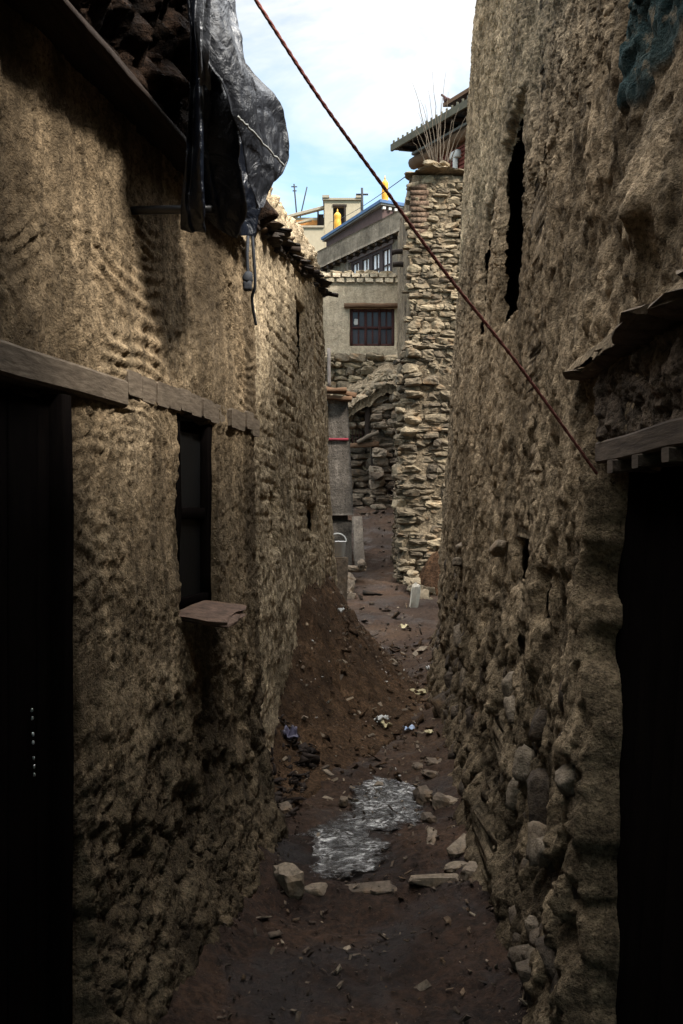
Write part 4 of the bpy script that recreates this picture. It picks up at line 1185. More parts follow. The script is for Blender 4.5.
# ---- beige house on the crest
crest = thing('hilltop_house', (-0.4, 47, 10), 'beige flat roofed house on the hilltop with stepped cornices and dark openings', 'house')
M_CREST = paint('beige_render', (0.44, 0.37, 0.26), 0.95, 0.1)
M_CREST2 = paint('cornice_render', (0.36, 0.31, 0.23), 0.95, 0.15)
M_DARK = paint('dark_interior', (0.03, 0.022, 0.02), 0.9, 0.2)
M_ORNG = paint('ochre_interior', (0.5, 0.22, 0.06), 0.9, 0.25)
mb = MB()
mb.box((-0.84, 45, 10), (-0.42, 50, 17.0)); mb.box((0.22, 45, 10), (0.94, 50, 17.0)); mb.box((-0.42, 45.3, 10), (0.22, 49.9, 16.99)); mb.box((-0.42, 45, 16.72), (0.22, 45.3, 17.0)); mb.box((-0.42, 45, 10), (0.22, 45.3, 15.4))
mb.box((-2.6, 45.9, 10), (-0.842, 50, 16.45)); mb.box((-2.7, 44.7, 10), (-0.845, 45.88, 15.55))
mb.build('wall', M_CREST, crest, smooth=False)
mb = MB(); mb.box((-0.92, 44.9, 17.003), (1.0, 50, 17.10)); mb.box((-0.95, 44.85, 17.10), (-0.6, 45.3, 17.22)); mb.box((0.7, 44.85, 17.10), (1.05, 45.3, 17.22))
mb.box((-2.75, 44.62, 15.553), (-0.86, 45.8, 15.65)); mb.bar((-2.7, 45.85, 16.45), (-0.9, 45.85, 16.92), 0.3, 0.14); mb.bar((-2.7, 45.6, 15.95), (-1.5, 45.6, 16.22), 0.2, 0.08)
mb.build('cornice', M_CREST2, crest, smooth=False)
mb = MB(); mb.box((-0.415, 45.28, 15.42), (0.215, 45.296, 16.70)); mb.build('opening', M_DARK, crest, smooth=False)
mb = MB(); mb.box((-1.2, 45.85, 15.66), (-0.9, 45.89, 16.6)); mb.build('opening', M_DARK, crest, smooth=False)
mb = MB(); mb.box((-2.4, 45.86, 15.66), (-1.2, 45.893, 16.3)); mb.build('ochre_bay', M_ORNG, crest, smooth=False)
mb = MB(); mb.box((-1.22, 45.7, 15.66), (-1.14, 45.849, 16.7)); mb.build('opening_frame', M_WOODDARK, crest, smooth=False)
mb = MB(); mb.box((0.12, 44.96, 15.42), (0.2, 44.997, 16.695)); mb.box((-0.44, 44.95, 16.70), (0.26, 44.997, 16.80)); mb.build('opening_frame', M_WOODDARK, crest, smooth=False)
# ---- masts
def mast(base, top, r, cross, label, name='antenna_mast'):
    mb = MB(); b = np.array(base); t = np.array(top)
    mb.tube(np.linspace(b, t, 4), r, 6)
    for (f, w) in cross:
        p = b + (t - b) * f; mb.tube(np.linspace(p - [w, 0, 0], p + [w, 0, 0], 3), r * 0.8, 6)
    tag(mb.build(name, M_DARKP), label, 'mast')
a = P(363, 215, 36); mast((a[0], 36, 11.86), P(362, 188, 36), 0.045, ((0.90, 0.24),), 'dark mast with a short crossbar, standing right of the beige hilltop house')
mast((P(297, 205, 46)[0], 46, 16.45), P(294, 184, 46), 0.035, ((0.92, 0.15), (0.8, 0.1)), 'thin aerial with small crossbars on the left roof of the hilltop house')
mast((P(300, 205, 46)[0], 46, 16.45), P(307, 187, 46), 0.035, (), 'thin slanting bare pole beside the aerial on the hilltop house')
# wires
a, b = P(409, 174, 14), P(330, 222, 45)
t = np.linspace(0, 1, 20)[:, None]
mb = MB(); mb.tube(a + (b - a) * t - np.array([0, 0, 0.5]) * (t * (1 - t)), 0.008, 5)
tag(mb.build('wire', M_DARKP), 'thin black wire from the stone tower to the hilltop house', 'wire')

# ------------------------------------------------------------------ TARPAULIN
def tarp_mat(name, a, b, rough, spec):
    t = NT(name)
    n = t.noise(6, 7, 0.7, dist=0.6)
    c = t.ramp(n, [(0.3, a), (0.7, b)])
    dust = t.ramp(t.noise(22, 6, 0.7), [(0.55, 0.0), (0.75, 0.25)])
    c = t.mix(dust, c, tuple(min(0.3, x * 2.6) for x in b))
    rid = t.ramp(t.noise(7, 5, 0.6, dist=2.0, stretch=(1, 1, 0.6)), [(0.40, 0.0), (0.5, 1.0), (0.6, 0.0)])
    h = t.math('ADD', t.noise(14, 7, 0.68, dist=1.0), t.math('MULTIPLY', rid, 0.3))
    return t.fin(c, rough, t.bump(h, 0.6, 0.012), spec)
M_TARPD = tarp_mat('black_plastic_sheet', (0.0025, 0.0035, 0.007), (0.006, 0.009, 0.016), 0.28, 0.5)
M_TARPG = tarp_mat('grey_plastic_sheet', (0.008, 0.0092, 0.0125), (0.016, 0.018, 0.023), 0.42, 0.35)


def cat(ctrl, t):
    """Catmull-Rom through control points; ctrl (n, ..), t in 0..1"""
    n = len(ctrl) - 1
    x = np.clip(t * n, 0, n - 1e-6); i = x.astype(int); f = (x - i)[:, None, None] if ctrl.ndim == 3 else (x - i)[:, None]
    g = lambda k: ctrl[np.clip(k, 0, n)]
    p0, p1, p2, p3 = g(i - 1), g(i), g(i + 1), g(i + 2)
    return 0.5 * ((2 * p1) + (-p0 + p2) * f + (2*p0 - 5*p1 + 4*p2 - p3) * f**2 + (-p0 + 3*p1 - 3*p2 + p3) * f**3)


def sheet(mb, rows, nu=90, nv=110, wr=0.012, seed=0, thick=0.003, ragged=0.0, pleat=None):
    c = np.array([[P(*p) for p in r] for r in rows])            # v, u, 3
    a = cat(c, np.linspace(0, 1, nv))                           # nv, u, 3
    a = cat(a.transpose(1, 0, 2), np.linspace(0, 1, nu))        # nu, nv, 3
    du = np.gradient(a, axis=0); dv = np.gradient(a, axis=1)
    N = np.cross(du, dv); N /= np.linalg.norm(N, axis=2)[..., None] + 1e-9
    U, Vv = np.meshgrid(np.linspace(0, 1, nu), np.linspace(0, 1, nv), indexing='ij')
    rg = lambda k, sd: 1 - 2.2 * np.abs(fbm(a[..., 0] * k + U * 2, a[..., 1] * k, a[..., 2] * k * 0.7, 2, seed=sd))
    d = wr * (1.2 * rg(5, seed) + 0.6 * rg(11, seed + 5) + 0.3 * rg(23, seed + 9))
    if pleat is not None: d = d + pleat(U, Vv)
    if ragged:
        e = ragged * fbm(a[..., 1] * 12, a[..., 2] * 12, 0 * U, 3, seed=seed + 2) * np.maximum(sst(0.85, 1, U), sst(0.9, 1, Vv))
        a = a + du / (np.linalg.norm(du, axis=2)[..., None] + 1e-9) * e[..., None]
    f = a + N * d[..., None]; bk = f - N * thick
    h, w = U.shape; ii = np.arange(h * w).reshape(h, w)
    q = np.stack([ii[:-1, :-1], ii[:-1, 1:], ii[1:, 1:], ii[1:, :-1]], -1).reshape(-1, 4)
    ring = np.concatenate([ii[0, :], ii[1:, -1], ii[-1, -2::-1], ii[-2:0:-1, 0]]); m = len(ring); k = np.arange(m); n0 = h * w
    rq = np.stack([ring, n0 + ring, n0 + ring[(k+1) % m], ring[(k+1) % m]], -1)
    mb.add(np.concatenate([f.reshape(-1, 3), bk.reshape(-1, 3)]), np.concatenate([q, q[:, ::-1] + n0, rq]))
    return mb


tarp = thing('tarpaulin', tuple(P(215, 235, 3.35)), 'torn black and grey plastic tarpaulin hanging from the roof edge of the left house', 'tarpaulin')
rows = [[(188, -60, 2.86), (203, -60, 2.92), (218, -60, 3.05), (232, -60, 3.3)],
        [(188, 0, 2.82), (203, 0, 2.86), (219, 10, 3.0), (238, 30, 3.25)],
        [(190, 60, 2.82), (205, 62, 2.84), (222, 70, 2.98), (240, 75, 3.2)],
        [(189, 110, 2.84), (207, 110, 2.86), (226, 112, 2.98), (241, 118, 3.2)],
        [(186, 165, 2.88), (208, 165, 2.90), (231, 162, 3.02), (250, 165, 3.25)],
        [(185, 205, 2.92), (208, 208, 2.96), (236, 205, 3.06), (257, 205, 3.3)],
        [(187, 234, 2.98), (208, 226, 3.02), (232, 236, 3.12), (252, 236, 3.32)]]
sheet(MB(), rows, 120, 150, 0.014, 300, ragged=0.02,
      pleat=lambda U, V: 0.03 * np.sin(U * 15 + 2 * V) * sst(0.25, 0.6, V) + 0.02 * np.sin(U * 31 - V * 3)).build('black_sheet', M_TARPD, tarp)
sheet_rows = [[(192, -40, 2.72), (205, -40, 2.78), (222, -40, 2.95)],
        [(200, 0, 2.70), (215, 0, 2.76), (232, 0, 2.95)],
        [(203, 28, 2.70), (222, 26, 2.76), (240, 34, 2.95)],
        [(214, 60, 2.72), (238, 55, 2.80), (258, 72, 2.98)],
        [(226, 85, 2.76), (253, 85, 2.86), (283, 103, 3.02)],
        [(236, 116, 2.80), (262, 125, 2.90), (287, 128, 3.06)],
        [(243, 140, 2.84), (268, 150, 2.94), (290, 156, 3.08)],
        [(249, 172, 2.88), (267, 176, 2.96), (286, 174, 3.06)],
        [(258, 200, 2.94), (263, 196, 2.98), (268, 192, 3.02)],
        [(261, 208, 2.97), (262, 207, 2.98), (263, 206, 2.99)]]
sheet(MB(), sheet_rows, 100, 150, 0.010, 320, ragged=0.03, pleat=lambda U, V: 0.02 * np.sin(U * 7 + 6 * V) * (1 - V)).build('grey_sheet', M_TARPG, tarp)
sheet(MB(), [[(199, -40, 2.66), (205, -40, 2.66), (212, -40, 2.66)], [(196, 10, 2.66), (205, 8, 2.67), (212, 5, 2.68)], [(196, 55, 2.70), (203, 55, 2.70), (210, 58, 2.72)], [(196, 82, 2.78), (203, 85, 2.78), (211, 92, 2.80)]], 40, 60, 0.012, 340,
      pleat=lambda U, V: 0.012 * np.sin(U * 12)).build('pale_fold', tarp_mat('pale_plastic', (0.05, 0.053, 0.06), (0.1, 0.105, 0.115), 0.35, 0.5), tarp)

cr = cat(np.array([P(238, 118, 2.785), P(252, 132, 2.84), P(268, 150, 2.925), P(284, 167, 3.02)]), np.linspace(0, 1, 30))
cr = cr - np.array([0, 0.012, 0]) + rng.normal(0, 0.0012, cr.shape)
MB().tube(cr, 0.0035, 6).build('crease_highlight', paint('pale_crease', (0.3, 0.3, 0.28), 0.6, 0.3), tarp)  # pale tube laid on the sheet as the bright line of a crease

# drain spout pipe
p0 = P(143, 209, 3.02)
o = MB().bar(p0 - nA * 0.1, P(212, 209, 2.97), 0.028, 0.028, round_=True, segs=4).build('spout_pipe', paint('black_pipe', (0.012, 0.012, 0.013), 0.4, 0.3, 0.5))
tag(o, 'short black pipe sticking straight out of the left wall below the tarpaulin', 'pipe')
# hanging cords
mb = MB(); pts = [P(248, 236, 3.3), P(247, 255, 3.3), P(248, 273, 3.3), P(247, 288, 3.3)]
mb.tube(pts, 0.006, 6); mb.stone(P(247.5, 277, 3.3), (0.035, 0.03, 0.04)); mb.stone(P(247.5, 286, 3.3), (0.03, 0.03, 0.035))
tag(mb.build('hanging_cord', M_DARKP), 'short knotted black cord dangling below the tarpaulin', 'cord')
mb = MB(); c = cat(np.array([P(252, 232, 3.4), P(254, 260, 3.4), P(255, 285, 3.42), P(252, 300, 3.45), P(256, 325, 3.5)]), np.linspace(0, 1, 30))
mb.tube(c, 0.006, 6)
tag(mb.build('hanging_cord', M_DARKP), 'long thin black cord hanging beside the knotted cord over the plaster', 'cord')

# red brown cable across the alley
ctrl = np.array([np.array([-0.66, 1.85, 3.30]), P(170, -132, 2.02), P(255, -1, 2.12), P(320, 99, 2.22), P(385, 189, 2.32), P(445, 272, 2.40), P(520, 367, 2.48), P(590, 464, 2.55), P(594, 470, 2.57)])
c = cat(ctrl, np.linspace(0, 1, 160))
mb = MB(); ph = np.linspace(0, 160, 160)
off = np.stack([np.cos(ph * 1.7), 0 * ph, np.sin(ph * 1.7)], -1) * 0.0014
mb.tube(c + off, 0.0037, 8); mb.tube(c - off, 0.0037, 8)
o = mb.build('cable', paint('red_brown_rope', (0.3, 0.1, 0.08), 0.85, 0.35, 0.3, sc=40))
tag(o, 'twisted red brown cable stretched diagonally across the alley in front of the sky', 'cable')

# ------------------------------------------------------------------ FROZEN WATER ON THE PATH
def ice_mat():
    t = NT('dirty_ice')
    n = t.noise(9, 7, 0.7, stretch=(1.0, 1.25, 1.0), dist=2.6)
    patch = t.ramp(t.noise(5, 4, 0.6), [(0.4, 0.25), (0.58, 1.2)])
    v = t.ramp(n, [(0.38, (0.012, 0.010, 0.009)), (0.5, (0.07, 0.065, 0.06)), (0.6, (0.62, 0.6, 0.57))])
    fine = t.noise(55, 5, 0.75, stretch=(0.8, 1.3, 1), dist=0.8)
    c = t.mix(0.85, v, t.ramp(fine, [(0.35, 0.2), (0.65, 1.3)]), 'MULTIPLY')
    c = t.mix(0.9, c, patch, 'MULTIPLY')
    at = t.attr()
    edge = t.math('ADD', at[0], t.math('MULTIPLY', t.math('SUBTRACT', t.noise(24, 5, 0.7), 0.5), 1.3))
    m = t.ramp(edge, [(0.2, 0.0), (0.7, 1.0)])
    t.l(t.ramp(edge, [(0.1, 0.0), (0.45, 1.0)]), t.b.inputs['Alpha'])
    c = t.mix(m, (0.014, 0.0095, 0.008), c)
    return t.fin(c, t.ramp(fine, [(0.3, 0.08), (0.7, 0.4)]), t.bump(n, 0.7, 0.012), 0.5)
ix = np.arange(-0.28, 0.62, 0.008); iy = np.arange(3.85, 5.9, 0.012)
IX, IY = np.meshgrid(ix, iy)
msk = puddle(IX, IY) + 0.22
h_, w_ = IX.shape; ii = np.arange(h_ * w_).reshape(h_, w_)
q = np.stack([ii[:-1, :-1], ii[:-1, 1:], ii[1:, 1:], ii[1:, :-1]], -1).reshape(-1, 4)
kk = (msk > 0).ravel(); q = q[kk[q].all(1)]
used = np.unique(q); remap = -np.ones(h_ * w_, int); remap[used] = np.arange(len(used))
IZ = np.interp(IY, [3.8, 4.4, 5.1, 5.9], [-0.030, -0.020, -0.018, -0.01]) + 0.006 * fbm(IX * 16, IY * 9, 0 * IX, 3, seed=402)
mb = MB(); mb.add(np.stack([IX, IY, IZ], -1).reshape(-1, 3)[used], remap[q], np.clip(msk.ravel()[used] * 1.35, 0, 1))
tag(mb.build('frozen_puddle', ice_mat()), 'dirty white patch of frozen water in the middle of the path', 'ice', kind='structure')

# ------------------------------------------------------------------ LOOSE STONES
def onpath(px, py):
    """where the line of sight meets the ground"""
    Y = 2.5
    while Y < 19:
        p = P(px, py, Y)
        if surf_z(p[0], Y) >= p[2]: return p
        Y += 0.01
    return P(px, py, 13)
STONES = [
    (288, 884, 0.11, 0.13, 0.12, 0.7, 0.4, 'upright triangular brown stone at the left end of the step', 0),
    (316, 891, 0.11, 0.07, 0.04, 0.6, 0.1, 'small flat stone just right of the triangular one', 0),
    (364, 890, 0.26, 0.10, 0.04, 0.22, 0.05, 'broad dark flat stone in the step below the frozen patch', 0),
    (433, 882, 0.23, 0.09, 0.05, 0.6, 0.08, 'long pale flat stone in the step across the path', 0),
    (474, 875, 0.10, 0.10, 0.06, 0.62, 0.7, 'angular stone at the right end of the step by the wall', 0),
    (456, 868, 0.10, 0.08, 0.04, 0.72, 0.6, 'small pale stone touching the right end of the long flat one', 0),
    (461, 848, 0.07, 0.20, 0.05, 0.7, -0.55, 'slanting oblong stone above the step, near the right wall', 0),
    (432, 838, 0.05, 0.22, 0.04, 0.62, -0.15, 'thin upright looking sliver of stone right of the frozen patch', 0),
    (424, 797, 0.10, 0.16, 0.10, 0.35, 0.2, 'rounded brown stone at the upper right edge of the frozen patch', 0),
    (442, 804, 0.10, 0.15, 0.09, 0.3, -0.3, 'dark rounded stone beside the rounded brown one', 0),
    (449, 803, 0.10, 0.10, 0.04, 0.75, 0.7, 'pale flat chip leaning on the dark rounded stone', 0),
    (430, 775, 0.10, 0.11, 0.05, 0.4, 0.2, 'flat brown stone behind the two rounded ones', 0),
    (418, 768, 0.06, 0.08, 0.04, 0.4, 0.2, 'small brown pebble left of the flat brown stone', 0),
    (436, 763, 0.11, 0.10, 0.03, 0.45, 0.3, 'farthest flat stone of the row along the right side of the path', 0),
    (285, 809, 0.07, 0.10, 0.05, 0.4, 0.3, 'brown pebble alone on dark earth left of the frozen patch', 0),
    (343, 802, 0.05, 0.07, 0.05, 0.55, 0.3, 'small tan pebble on the left rim of the frozen patch', 0),
    (428, 820, 0.07, 0.10, 0.05, 0.15, 0.3, 'dark wet stone below the rounded brown one', 0),
]
for (px, py, w, l, h, tnt, rz, lab, _) in STONES:
    p = onpath(px, py)
    o = MB().stone((0, 0, 0), (w, l, h), euler(rng.normal(0, 0.08), rng.normal(0, 0.08), rz), tint=tnt).build('stone', M_ROCKP, base=(0, 0, 0))
    o.location = (p[0], p[1], p[2] + h * 0.1)
    tag(o, lab, 'stone', 'loose stones on the path')
# pile at the foot of the tower
for i, (px, py, w, h, tnt) in enumerate(((408, 582, 0.13, 0.12, 0.6), (416, 582, 0.14, 0.12, 0.75), (413, 590, 0.16, 0.13, 0.5), (424, 596, 0.14, 0.13, 0.6), (429, 602, 0.13, 0.12, 0.45), (423, 606, 0.14, 0.13, 0.5),
                                     (430, 612, 0.15, 0.12, 0.35), (424, 617, 0.15, 0.12, 0.55), (405, 607, 0.13, 0.12, 0.3), (412, 573, 0.17, 0.06, 0.85), (420, 589, 0.13, 0.11, 0.4), (431, 592, 0.12, 0.1, 0.4))):
    o = MB().stone(P(px, py, 12.1 + 0.02 * (620 - py)), (w, 0.2, h), euler(*rng.normal(0, 0.3, 3)), tint=tnt).build('stone', M_ROCK)
    tag(o, 'grey stone in the low pile against the foot of the stone tower' if i != 9 else 'flat pale stone topmost on the pile at the foot of the tower', 'stone', 'stones piled at the foot of the tower')
mb = MB(); mb.stone(P(415, 601, 12.0), (0.13, 0.08, 0.40), euler(0.05, 0.03, 0.2), tint=0.9, paint=0.55)
tag(mb.build('stone_slab', M_ROCK), 'whitish narrow slab standing upright in the stone pile by the tower', 'stone')
mx, my = np.meshgrid(np.linspace(-1, 1, 50), np.linspace(-1, 1, 50))
r = np.sqrt(mx**2 + my**2); c = P(431, 592, 13.0)
mz = 0.8 * np.clip(1 - r * r, 0, 1) + 0.12 * fbm(mx * 4, my * 4, 0 * mx, 4, seed=410) * (r < 1)
h_, w_ = mx.shape; ii = np.arange(h_ * w_).reshape(h_, w_)
mb = MB(); mb.add(np.stack([1.42 + mx * 0.42, 13.0 + my * 0.4, 0.34 + mz * 0.85], -1).reshape(-1, 3), np.stack([ii[:-1, :-1], ii[:-1, 1:], ii[1:, 1:], ii[1:, :-1]], -1).reshape(-1, 4), 0.7)
tag(mb.build('earth_mound', mud('rusty_earth', (0.055, 0.03, 0.016), (0.1, 0.055, 0.028), (0.16, 0.09, 0.045), grain=24, dist=0.03)), 'small rusty brown mound of earth between stone tower and tall right wall', 'earth mound')
# rubble along the foot of the annex
for i, (px, py, w, h, tnt) in enumerate(((349, 588, 0.16, 0.2, 0.45), (346, 600, 0.14, 0.2, 0.55), (350, 600, 0.12, 0.22, 0.6), (348, 577, 0.2, 0.1, 0.3), (352, 607, 0.12, 0.12, 0.3), (362, 565, 0.12, 0.14, 0.15))):
    o = MB().stone(P(px, py, 12.4 + 0.02 * (607 - py)), (w, 0.2, h), euler(*rng.normal(0, 0.3, 3)), tint=tnt).build('stone', M_ROCKD)
    tag(o, 'grey stone in the tumble below the grey outbuilding', 'stone', 'stones tumbled below the grey outbuilding')
# stones at the head of the path
for (px, py, s, lab) in ((403, 522, 0.12, 'pale stone lying at the top of the path'), (400, 553, 0.14, 'grey stone on the climb beside the tower wall'), (405, 560, 0.18, 'dark boulder at the tower wall foot, below the grey stone'), (398, 519, 0.09, 'white pebble at the top of the path')):
    p = onpath(px, py)
    tag(MB().stone(p, (s, s, s * 0.8), euler(*rng.normal(0, 0.4, 3)), tint=0.95 if 'pale' in lab or 'white' in lab else 0.3, paint=1 if 'white' in lab else 0).build('stone', M_ROCKD), lab, 'stone')

# ------------------------------------------------------------------ BUCKET
b0 = P(337.5, 556, 11.3)
bk = thing('bucket', tuple(b0), 'small whitish bucket with an arched handle by the end of the left wall', 'bucket')
vs, k = [], 14
for (z, r) in ((0, 0.085), (0.17, 0.105), (0.175, 0.112), (0.185, 0.112), (0.185, 0.1), (0.02, 0.08)):
    for j in range(k):
        a = 2 * math.pi * j / k; vs.append(b0 + [r * math.cos(a), r * math.sin(a), z])
MB().add(vs, [[i*k+j, i*k+(j+1) % k, (i+1)*k+(j+1) % k, (i+1)*k+j] for i in range(5) for j in range(k)] + [list(range(k))[::-1], [5*k+j for j in range(k)]]).build('body', M_WHITE, bk)
MB().tube([b0 + [0.11 * math.cos(a), 0, 0.18 + 0.1 * math.sin(a)] for a in np.linspace(0, math.pi, 14)], 0.008, 6).build('handle', M_WHITE, bk)
o = MB().box(b0 + [-0.16, -0.12, -1.0], b0 + [0.12, 0.14, -0.005], jit=0.02).build('stone_block', M_ROCKD)
tag(o, 'rough stone block under the whitish bucket by the wall end', 'stone block')

# ------------------------------------------------------------------ LITTER
M_PLA = paint('crumpled_white_plastic', (0.72, 0.7, 0.66), 0.5, 0.2, 0.4, sc=30)
M_YEL = paint('yellowed_paper', (0.62, 0.52, 0.3), 0.8, 0.25, sc=30)
M_BLU = paint('bluish_wrapper', (0.45, 0.55, 0.75), 0.4, 0.4, 0.5, sc=40)
M_PUR = paint('dull_purple_plastic', (0.12, 0.11, 0.17), 0.4, 0.4, 0.5, sc=20)
def scrap(px, py, w, l, mat, label, up=0.02, rz=0.3):
    p = onpath(px, py)
    n = 12
    u, v = np.meshgrid(np.linspace(-1, 1, n), np.linspace(-1, 1, n))
    ph = rng.uniform(0, 50)
    e = 1 + 0.35 * fbm(u * 1.2 + ph, v * 1.2, 0 * u, 2)
    x, y = u * w / 2 * e, v * l / 2 * e
    z = up * (1.0 + 1.3 * fbm(u * 1.6 + ph, v * 1.6 + ph, 0 * u, 3)) + 0.006
    c, s = math.cos(rz), math.sin(rz)
    V = np.stack([x * c - y * s, x * s + y * c, z], -1).reshape(-1, 3); ii = np.arange(n * n).reshape(n, n)
    q = np.stack([ii[:-1, :-1], ii[:-1, 1:], ii[1:, 1:], ii[1:, :-1]], -1).reshape(-1, 4)
    ring = np.concatenate([ii[0, :], ii[1:, -1], ii[-1, -2::-1], ii[-2:0:-1, 0]]); m = len(ring); k = np.arange(m)
    mb = MB(); mb.add(np.concatenate([V, V - [0, 0, 0.004]]), np.concatenate([q, q[:, ::-1] + n*n, np.stack([ring, n*n + ring, n*n + ring[(k+1) % m], ring[(k+1) % m]], -1)]))
    o = mb.build('litter_scrap', mat, base=(0, 0, 0)); o.location = p
    tag(o, label, 'litter', 'litter scattered on the path')
scrap(420, 694, 0.13, 0.10, M_YEL, 'pale yellow oval scrap lying alone on the path', 0.02)
scrap(382, 724, 0.09, 0.10, M_PLA, 'crumpled white plastic scrap in the middle of the path', 0.035)
scrap(386, 729, 0.07, 0.06, M_YEL, 'yellowish paper stuck to the crumpled white plastic', 0.03)
scrap(409, 731, 0.08, 0.06, M_BLU, 'bluish wrapper right of the crumpled plastic', 0.02)
scrap(429, 734, 0.06, 0.06, M_YEL, 'small tan scrap nearest the right wall', 0.015)
scrap(428, 670, 0.04, 0.06, M_PLA, 'tiny white scrap at the foot of the right wall', 0.02)
scrap(404, 629, 0.10, 0.12, M_YEL, 'pale flat rag at the top of the heap path', 0.03)
scrap(290, 741, 0.10, 0.06, M_PUR, 'dull purple plastic piece half buried in the heap edge', 0.05)
scrap(268, 646, 0.05, 0.05, M_PLA, 'small white scrap caught against the left wall corner', 0.05)
scrap(341, 614, 0.05, 0.05, M_PLA, 'white scrap on the upper slope of the heap', 0.03)
# countless flecks of straw, chips and paper over the heap and path
def flecks(name, n, mat, gen, size, label):
    mb = MB()
    for _ in range(n):
        x, y = gen()
        z = surf_z(x, y)
        s = size * rng.lognormal(0, 0.5)
        v = STONE_V[:8] if False else np.array([[-1, -1, 0], [1, -1, 0], [1, 1, 0], [-1, 1, 0], [-1, -1, 0.5], [1, -1, 0.5], [1, 1, 0.5], [-1, 1, 0.5]], float)
        v = v + rng.uniform(-0.35, 0.35, v.shape)
        v = v * np.array([s * rng.uniform(0.4, 1.8), s * 0.6, s * 0.7]) @ euler(rng.normal(0, 0.5), rng.normal(0, 0.5), rng.uniform(0, 6)).T
        mb.add(v + [x, y, z + 0.01], [[3, 2, 1, 0], [4, 5, 6, 7], [0, 1, 5, 4], [1, 2, 6, 5], [2, 3, 7, 6], [3, 0, 4, 7]], rng.uniform(0, 1))
    tag(mb.build(name, mat), label, 'debris', kind='stuff')
def on_heap():
    y = rng.uniform(5.0, 10.2); return float(x_leftb(y)) + rng.uniform(0.05, 0.95), y
def on_corner():
    y = rng.uniform(4.75, 5.8); return float(x_leftb(y)) + rng.uniform(0.0, 0.28), y
def on_ground():
    y = rng.uniform(4.0, 12) if rng.random() < 0.8 else rng.uniform(2.9, 4); return rng.uniform(-0.35, 1.0), y
flecks('debris', 420, M_ROCKP, on_heap, 0.010, 'small chips of stone and straw strewn over the earth heap')
flecks('debris', 60, M_PLA, on_heap, 0.006, 'tiny white flecks strewn over the earth heap')
flecks('debris', 170, M_WOODDARK, on_corner, 0.014, 'straw and rubbish gathered at the near foot of the heap')
flecks('debris', 520, M_ROCKP, on_ground, 0.007, 'pebbles and chips scattered over the path')

M_GRIT = rock('damp_grit', (0.03, 0.02, 0.013), (0.06, 0.04, 0.026), (0.12, 0.085, 0.06))
def on_near():
    y = rng.uniform(2.7, 5.0); return rng.uniform(-0.45, 0.85), y
def on_far():
    y = rng.uniform(10, 18.5); return rng.uniform(0.1, 0.95), y
def on_heap_foot():
    y = rng.uniform(5.4, 10.0); return float(x_leftb(y)) + rng.uniform(0.25, 1.1), y
flecks('debris', 1100, M_GRIT, on_near, 0.0042, 'dark grit trodden into the near path')
flecks('debris', 110, M_GRIT, on_far, 0.024, 'rubble strewn over the climbing end of the path')
flecks('debris', 260, M_HEAP, on_heap_foot, 0.014, 'clods of earth rolled down from the heap')

# ------------------------------------------------------------------ LIGHT, SKY, CAMERA
w = bpy.data.worlds.new('World'); SC.world = w; w.use_nodes = True
nt = w.node_tree; nt.nodes.clear()
out = nt.nodes.new('ShaderNodeOutputWorld'); bg = nt.nodes.new('ShaderNodeBackground'); nt.links.new(bg.outputs[0], out.inputs[0])
SUN_EL, SUN_AZ = math.radians(46), math.radians(132)      # azimuth: from +Y clockwise; behind the camera, over the right wall
sky = nt.nodes.new('ShaderNodeTexSky'); sky.sky_type = 'NISHITA'; sky.sun_disc = False
sky.sun_elevation = SUN_EL; sky.sun_rotation = SUN_AZ; sky.altitude = 1500; sky.dust_density = 0.5; sky.ozone_density = 0.3
tc = nt.nodes.new('ShaderNodeTexCoord')
sep = nt.nodes.new('ShaderNodeSeparateXYZ'); nt.links.new(tc.outputs['Generated'], sep.inputs[0])
mp = nt.nodes.new('ShaderNodeMapping'); mp.inputs['Scale'].default_value = (1.0, 1.0, 2.6); nt.links.new(tc.outputs['Generated'], mp.inputs[0])
cn = nt.nodes.new('ShaderNodeTexNoise'); cn.inputs['Scale'].default_value = 3.2; cn.inputs['Detail'].default_value = 8; cn.inputs['Roughness'].default_value = 0.6; cn.inputs['Distortion'].default_value = 0.4
nt.links.new(mp.outputs[0], cn.inputs['Vector'])
def wm_(op, a, b):
    m = nt.nodes.new('ShaderNodeMath'); m.operation = op
    for i, v in enumerate((a, b)):
        if hasattr(v, 'is_linked'): nt.links.new(v, m.inputs[i])
        else: m.inputs[i].default_value = v
    return m.outputs[0]
msk = wm_('ADD', sep.outputs[2], wm_('MULTIPLY', wm_('SUBTRACT', cn.outputs['Fac'], 0.5), 0.55))
rp = nt.nodes.new('ShaderNodeValToRGB'); rp.color_ramp.elements[0].position = 0.33; rp.color_ramp.elements[1].position = 0.47
rp.color_ramp.elements[0].color = (0.3, 0.3, 0.3, 1)
nt.links.new(msk, rp.inputs[0])
mx_ = nt.nodes.new('ShaderNodeMix'); mx_.data_type = 'RGBA'
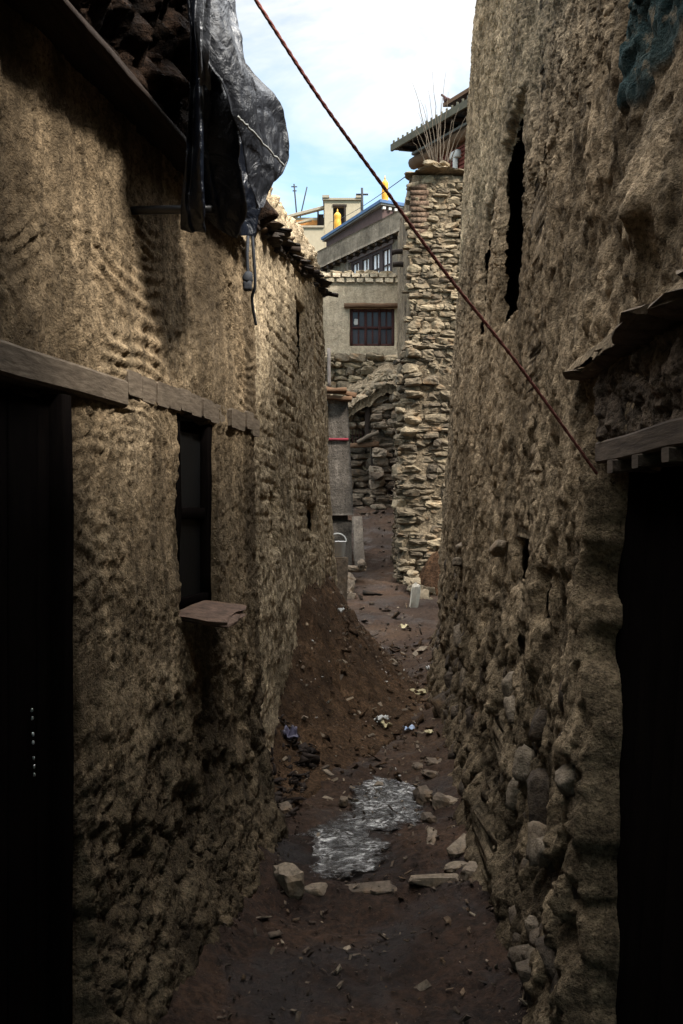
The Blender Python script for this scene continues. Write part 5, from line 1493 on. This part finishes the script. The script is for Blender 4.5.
hu = nt.nodes.new('ShaderNodeMix'); hu.data_type = 'RGBA'; hu.blend_type = 'MULTIPLY'; hu.inputs[0].default_value = 1.0; hu.inputs[7].default_value = (0.80, 1.08, 1.02, 1)
nt.links.new(sky.outputs[0], hu.inputs[6])
nt.links.new(rp.outputs[0], mx_.inputs[0]); nt.links.new(hu.outputs[2], mx_.inputs[6]); 
cb = nt.nodes.new('ShaderNodeMapRange'); cb.inputs[1].default_value = 0.55; cb.inputs[2].default_value = 1.0; cb.inputs[3].default_value = 3.3; cb.inputs[4].default_value = 24.0
nt.links.new(sep.outputs[2], cb.inputs[0])
cv = nt.nodes.new('ShaderNodeCombineColor'); 
for i_, f_ in enumerate((0.985, 1.0, 1.01)): nt.links.new(wm_('MULTIPLY', wm_('MULTIPLY', cb.outputs[0], f_), wm_('ADD', wm_('MULTIPLY', cn.outputs['Fac'], 1.0), 0.5)), cv.inputs[i_])
nt.links.new(cv.outputs[0], mx_.inputs[7])
nt.links.new(mx_.outputs[2], bg.inputs[0]); bg.inputs[1].default_value = 0.058

sun = bpy.data.lights.new('sun', 'SUN'); sun.energy = 1.5; sun.angle = math.radians(10); sun.color = (1.0, 0.95, 0.87)
so = bpy.data.objects.new('sun', sun); COL.objects.link(so)
dvec = Vector((math.sin(SUN_AZ) * math.cos(SUN_EL), math.cos(SUN_AZ) * math.cos(SUN_EL), math.sin(SUN_EL)))
so.rotation_euler = dvec.to_track_quat('Z', 'Y').to_euler(); so.location = dvec * 50

cam = bpy.data.cameras.new('camera'); cam.sensor_fit = 'VERTICAL'; cam.sensor_height = 36; cam.lens = 32
cam.clip_start = 0.05; cam.clip_end = 2000
co = bpy.data.objects.new('camera', cam); COL.objects.link(co)
co.location = (0, 0, CAMZ); co.rotation_euler = (math.radians(90), 0, 0)
SC.camera = co
SC.view_settings.view_transform = 'Standard'; SC.view_settings.look = 'None'
SC.view_settings.exposure = 2.6; SC.view_settings.gamma = 1.0
SC.render.engine = 'CYCLES'; SC.cycles.use_denoising = True; SC.cycles.max_bounces = 8; SC.cycles.diffuse_bounces = 4
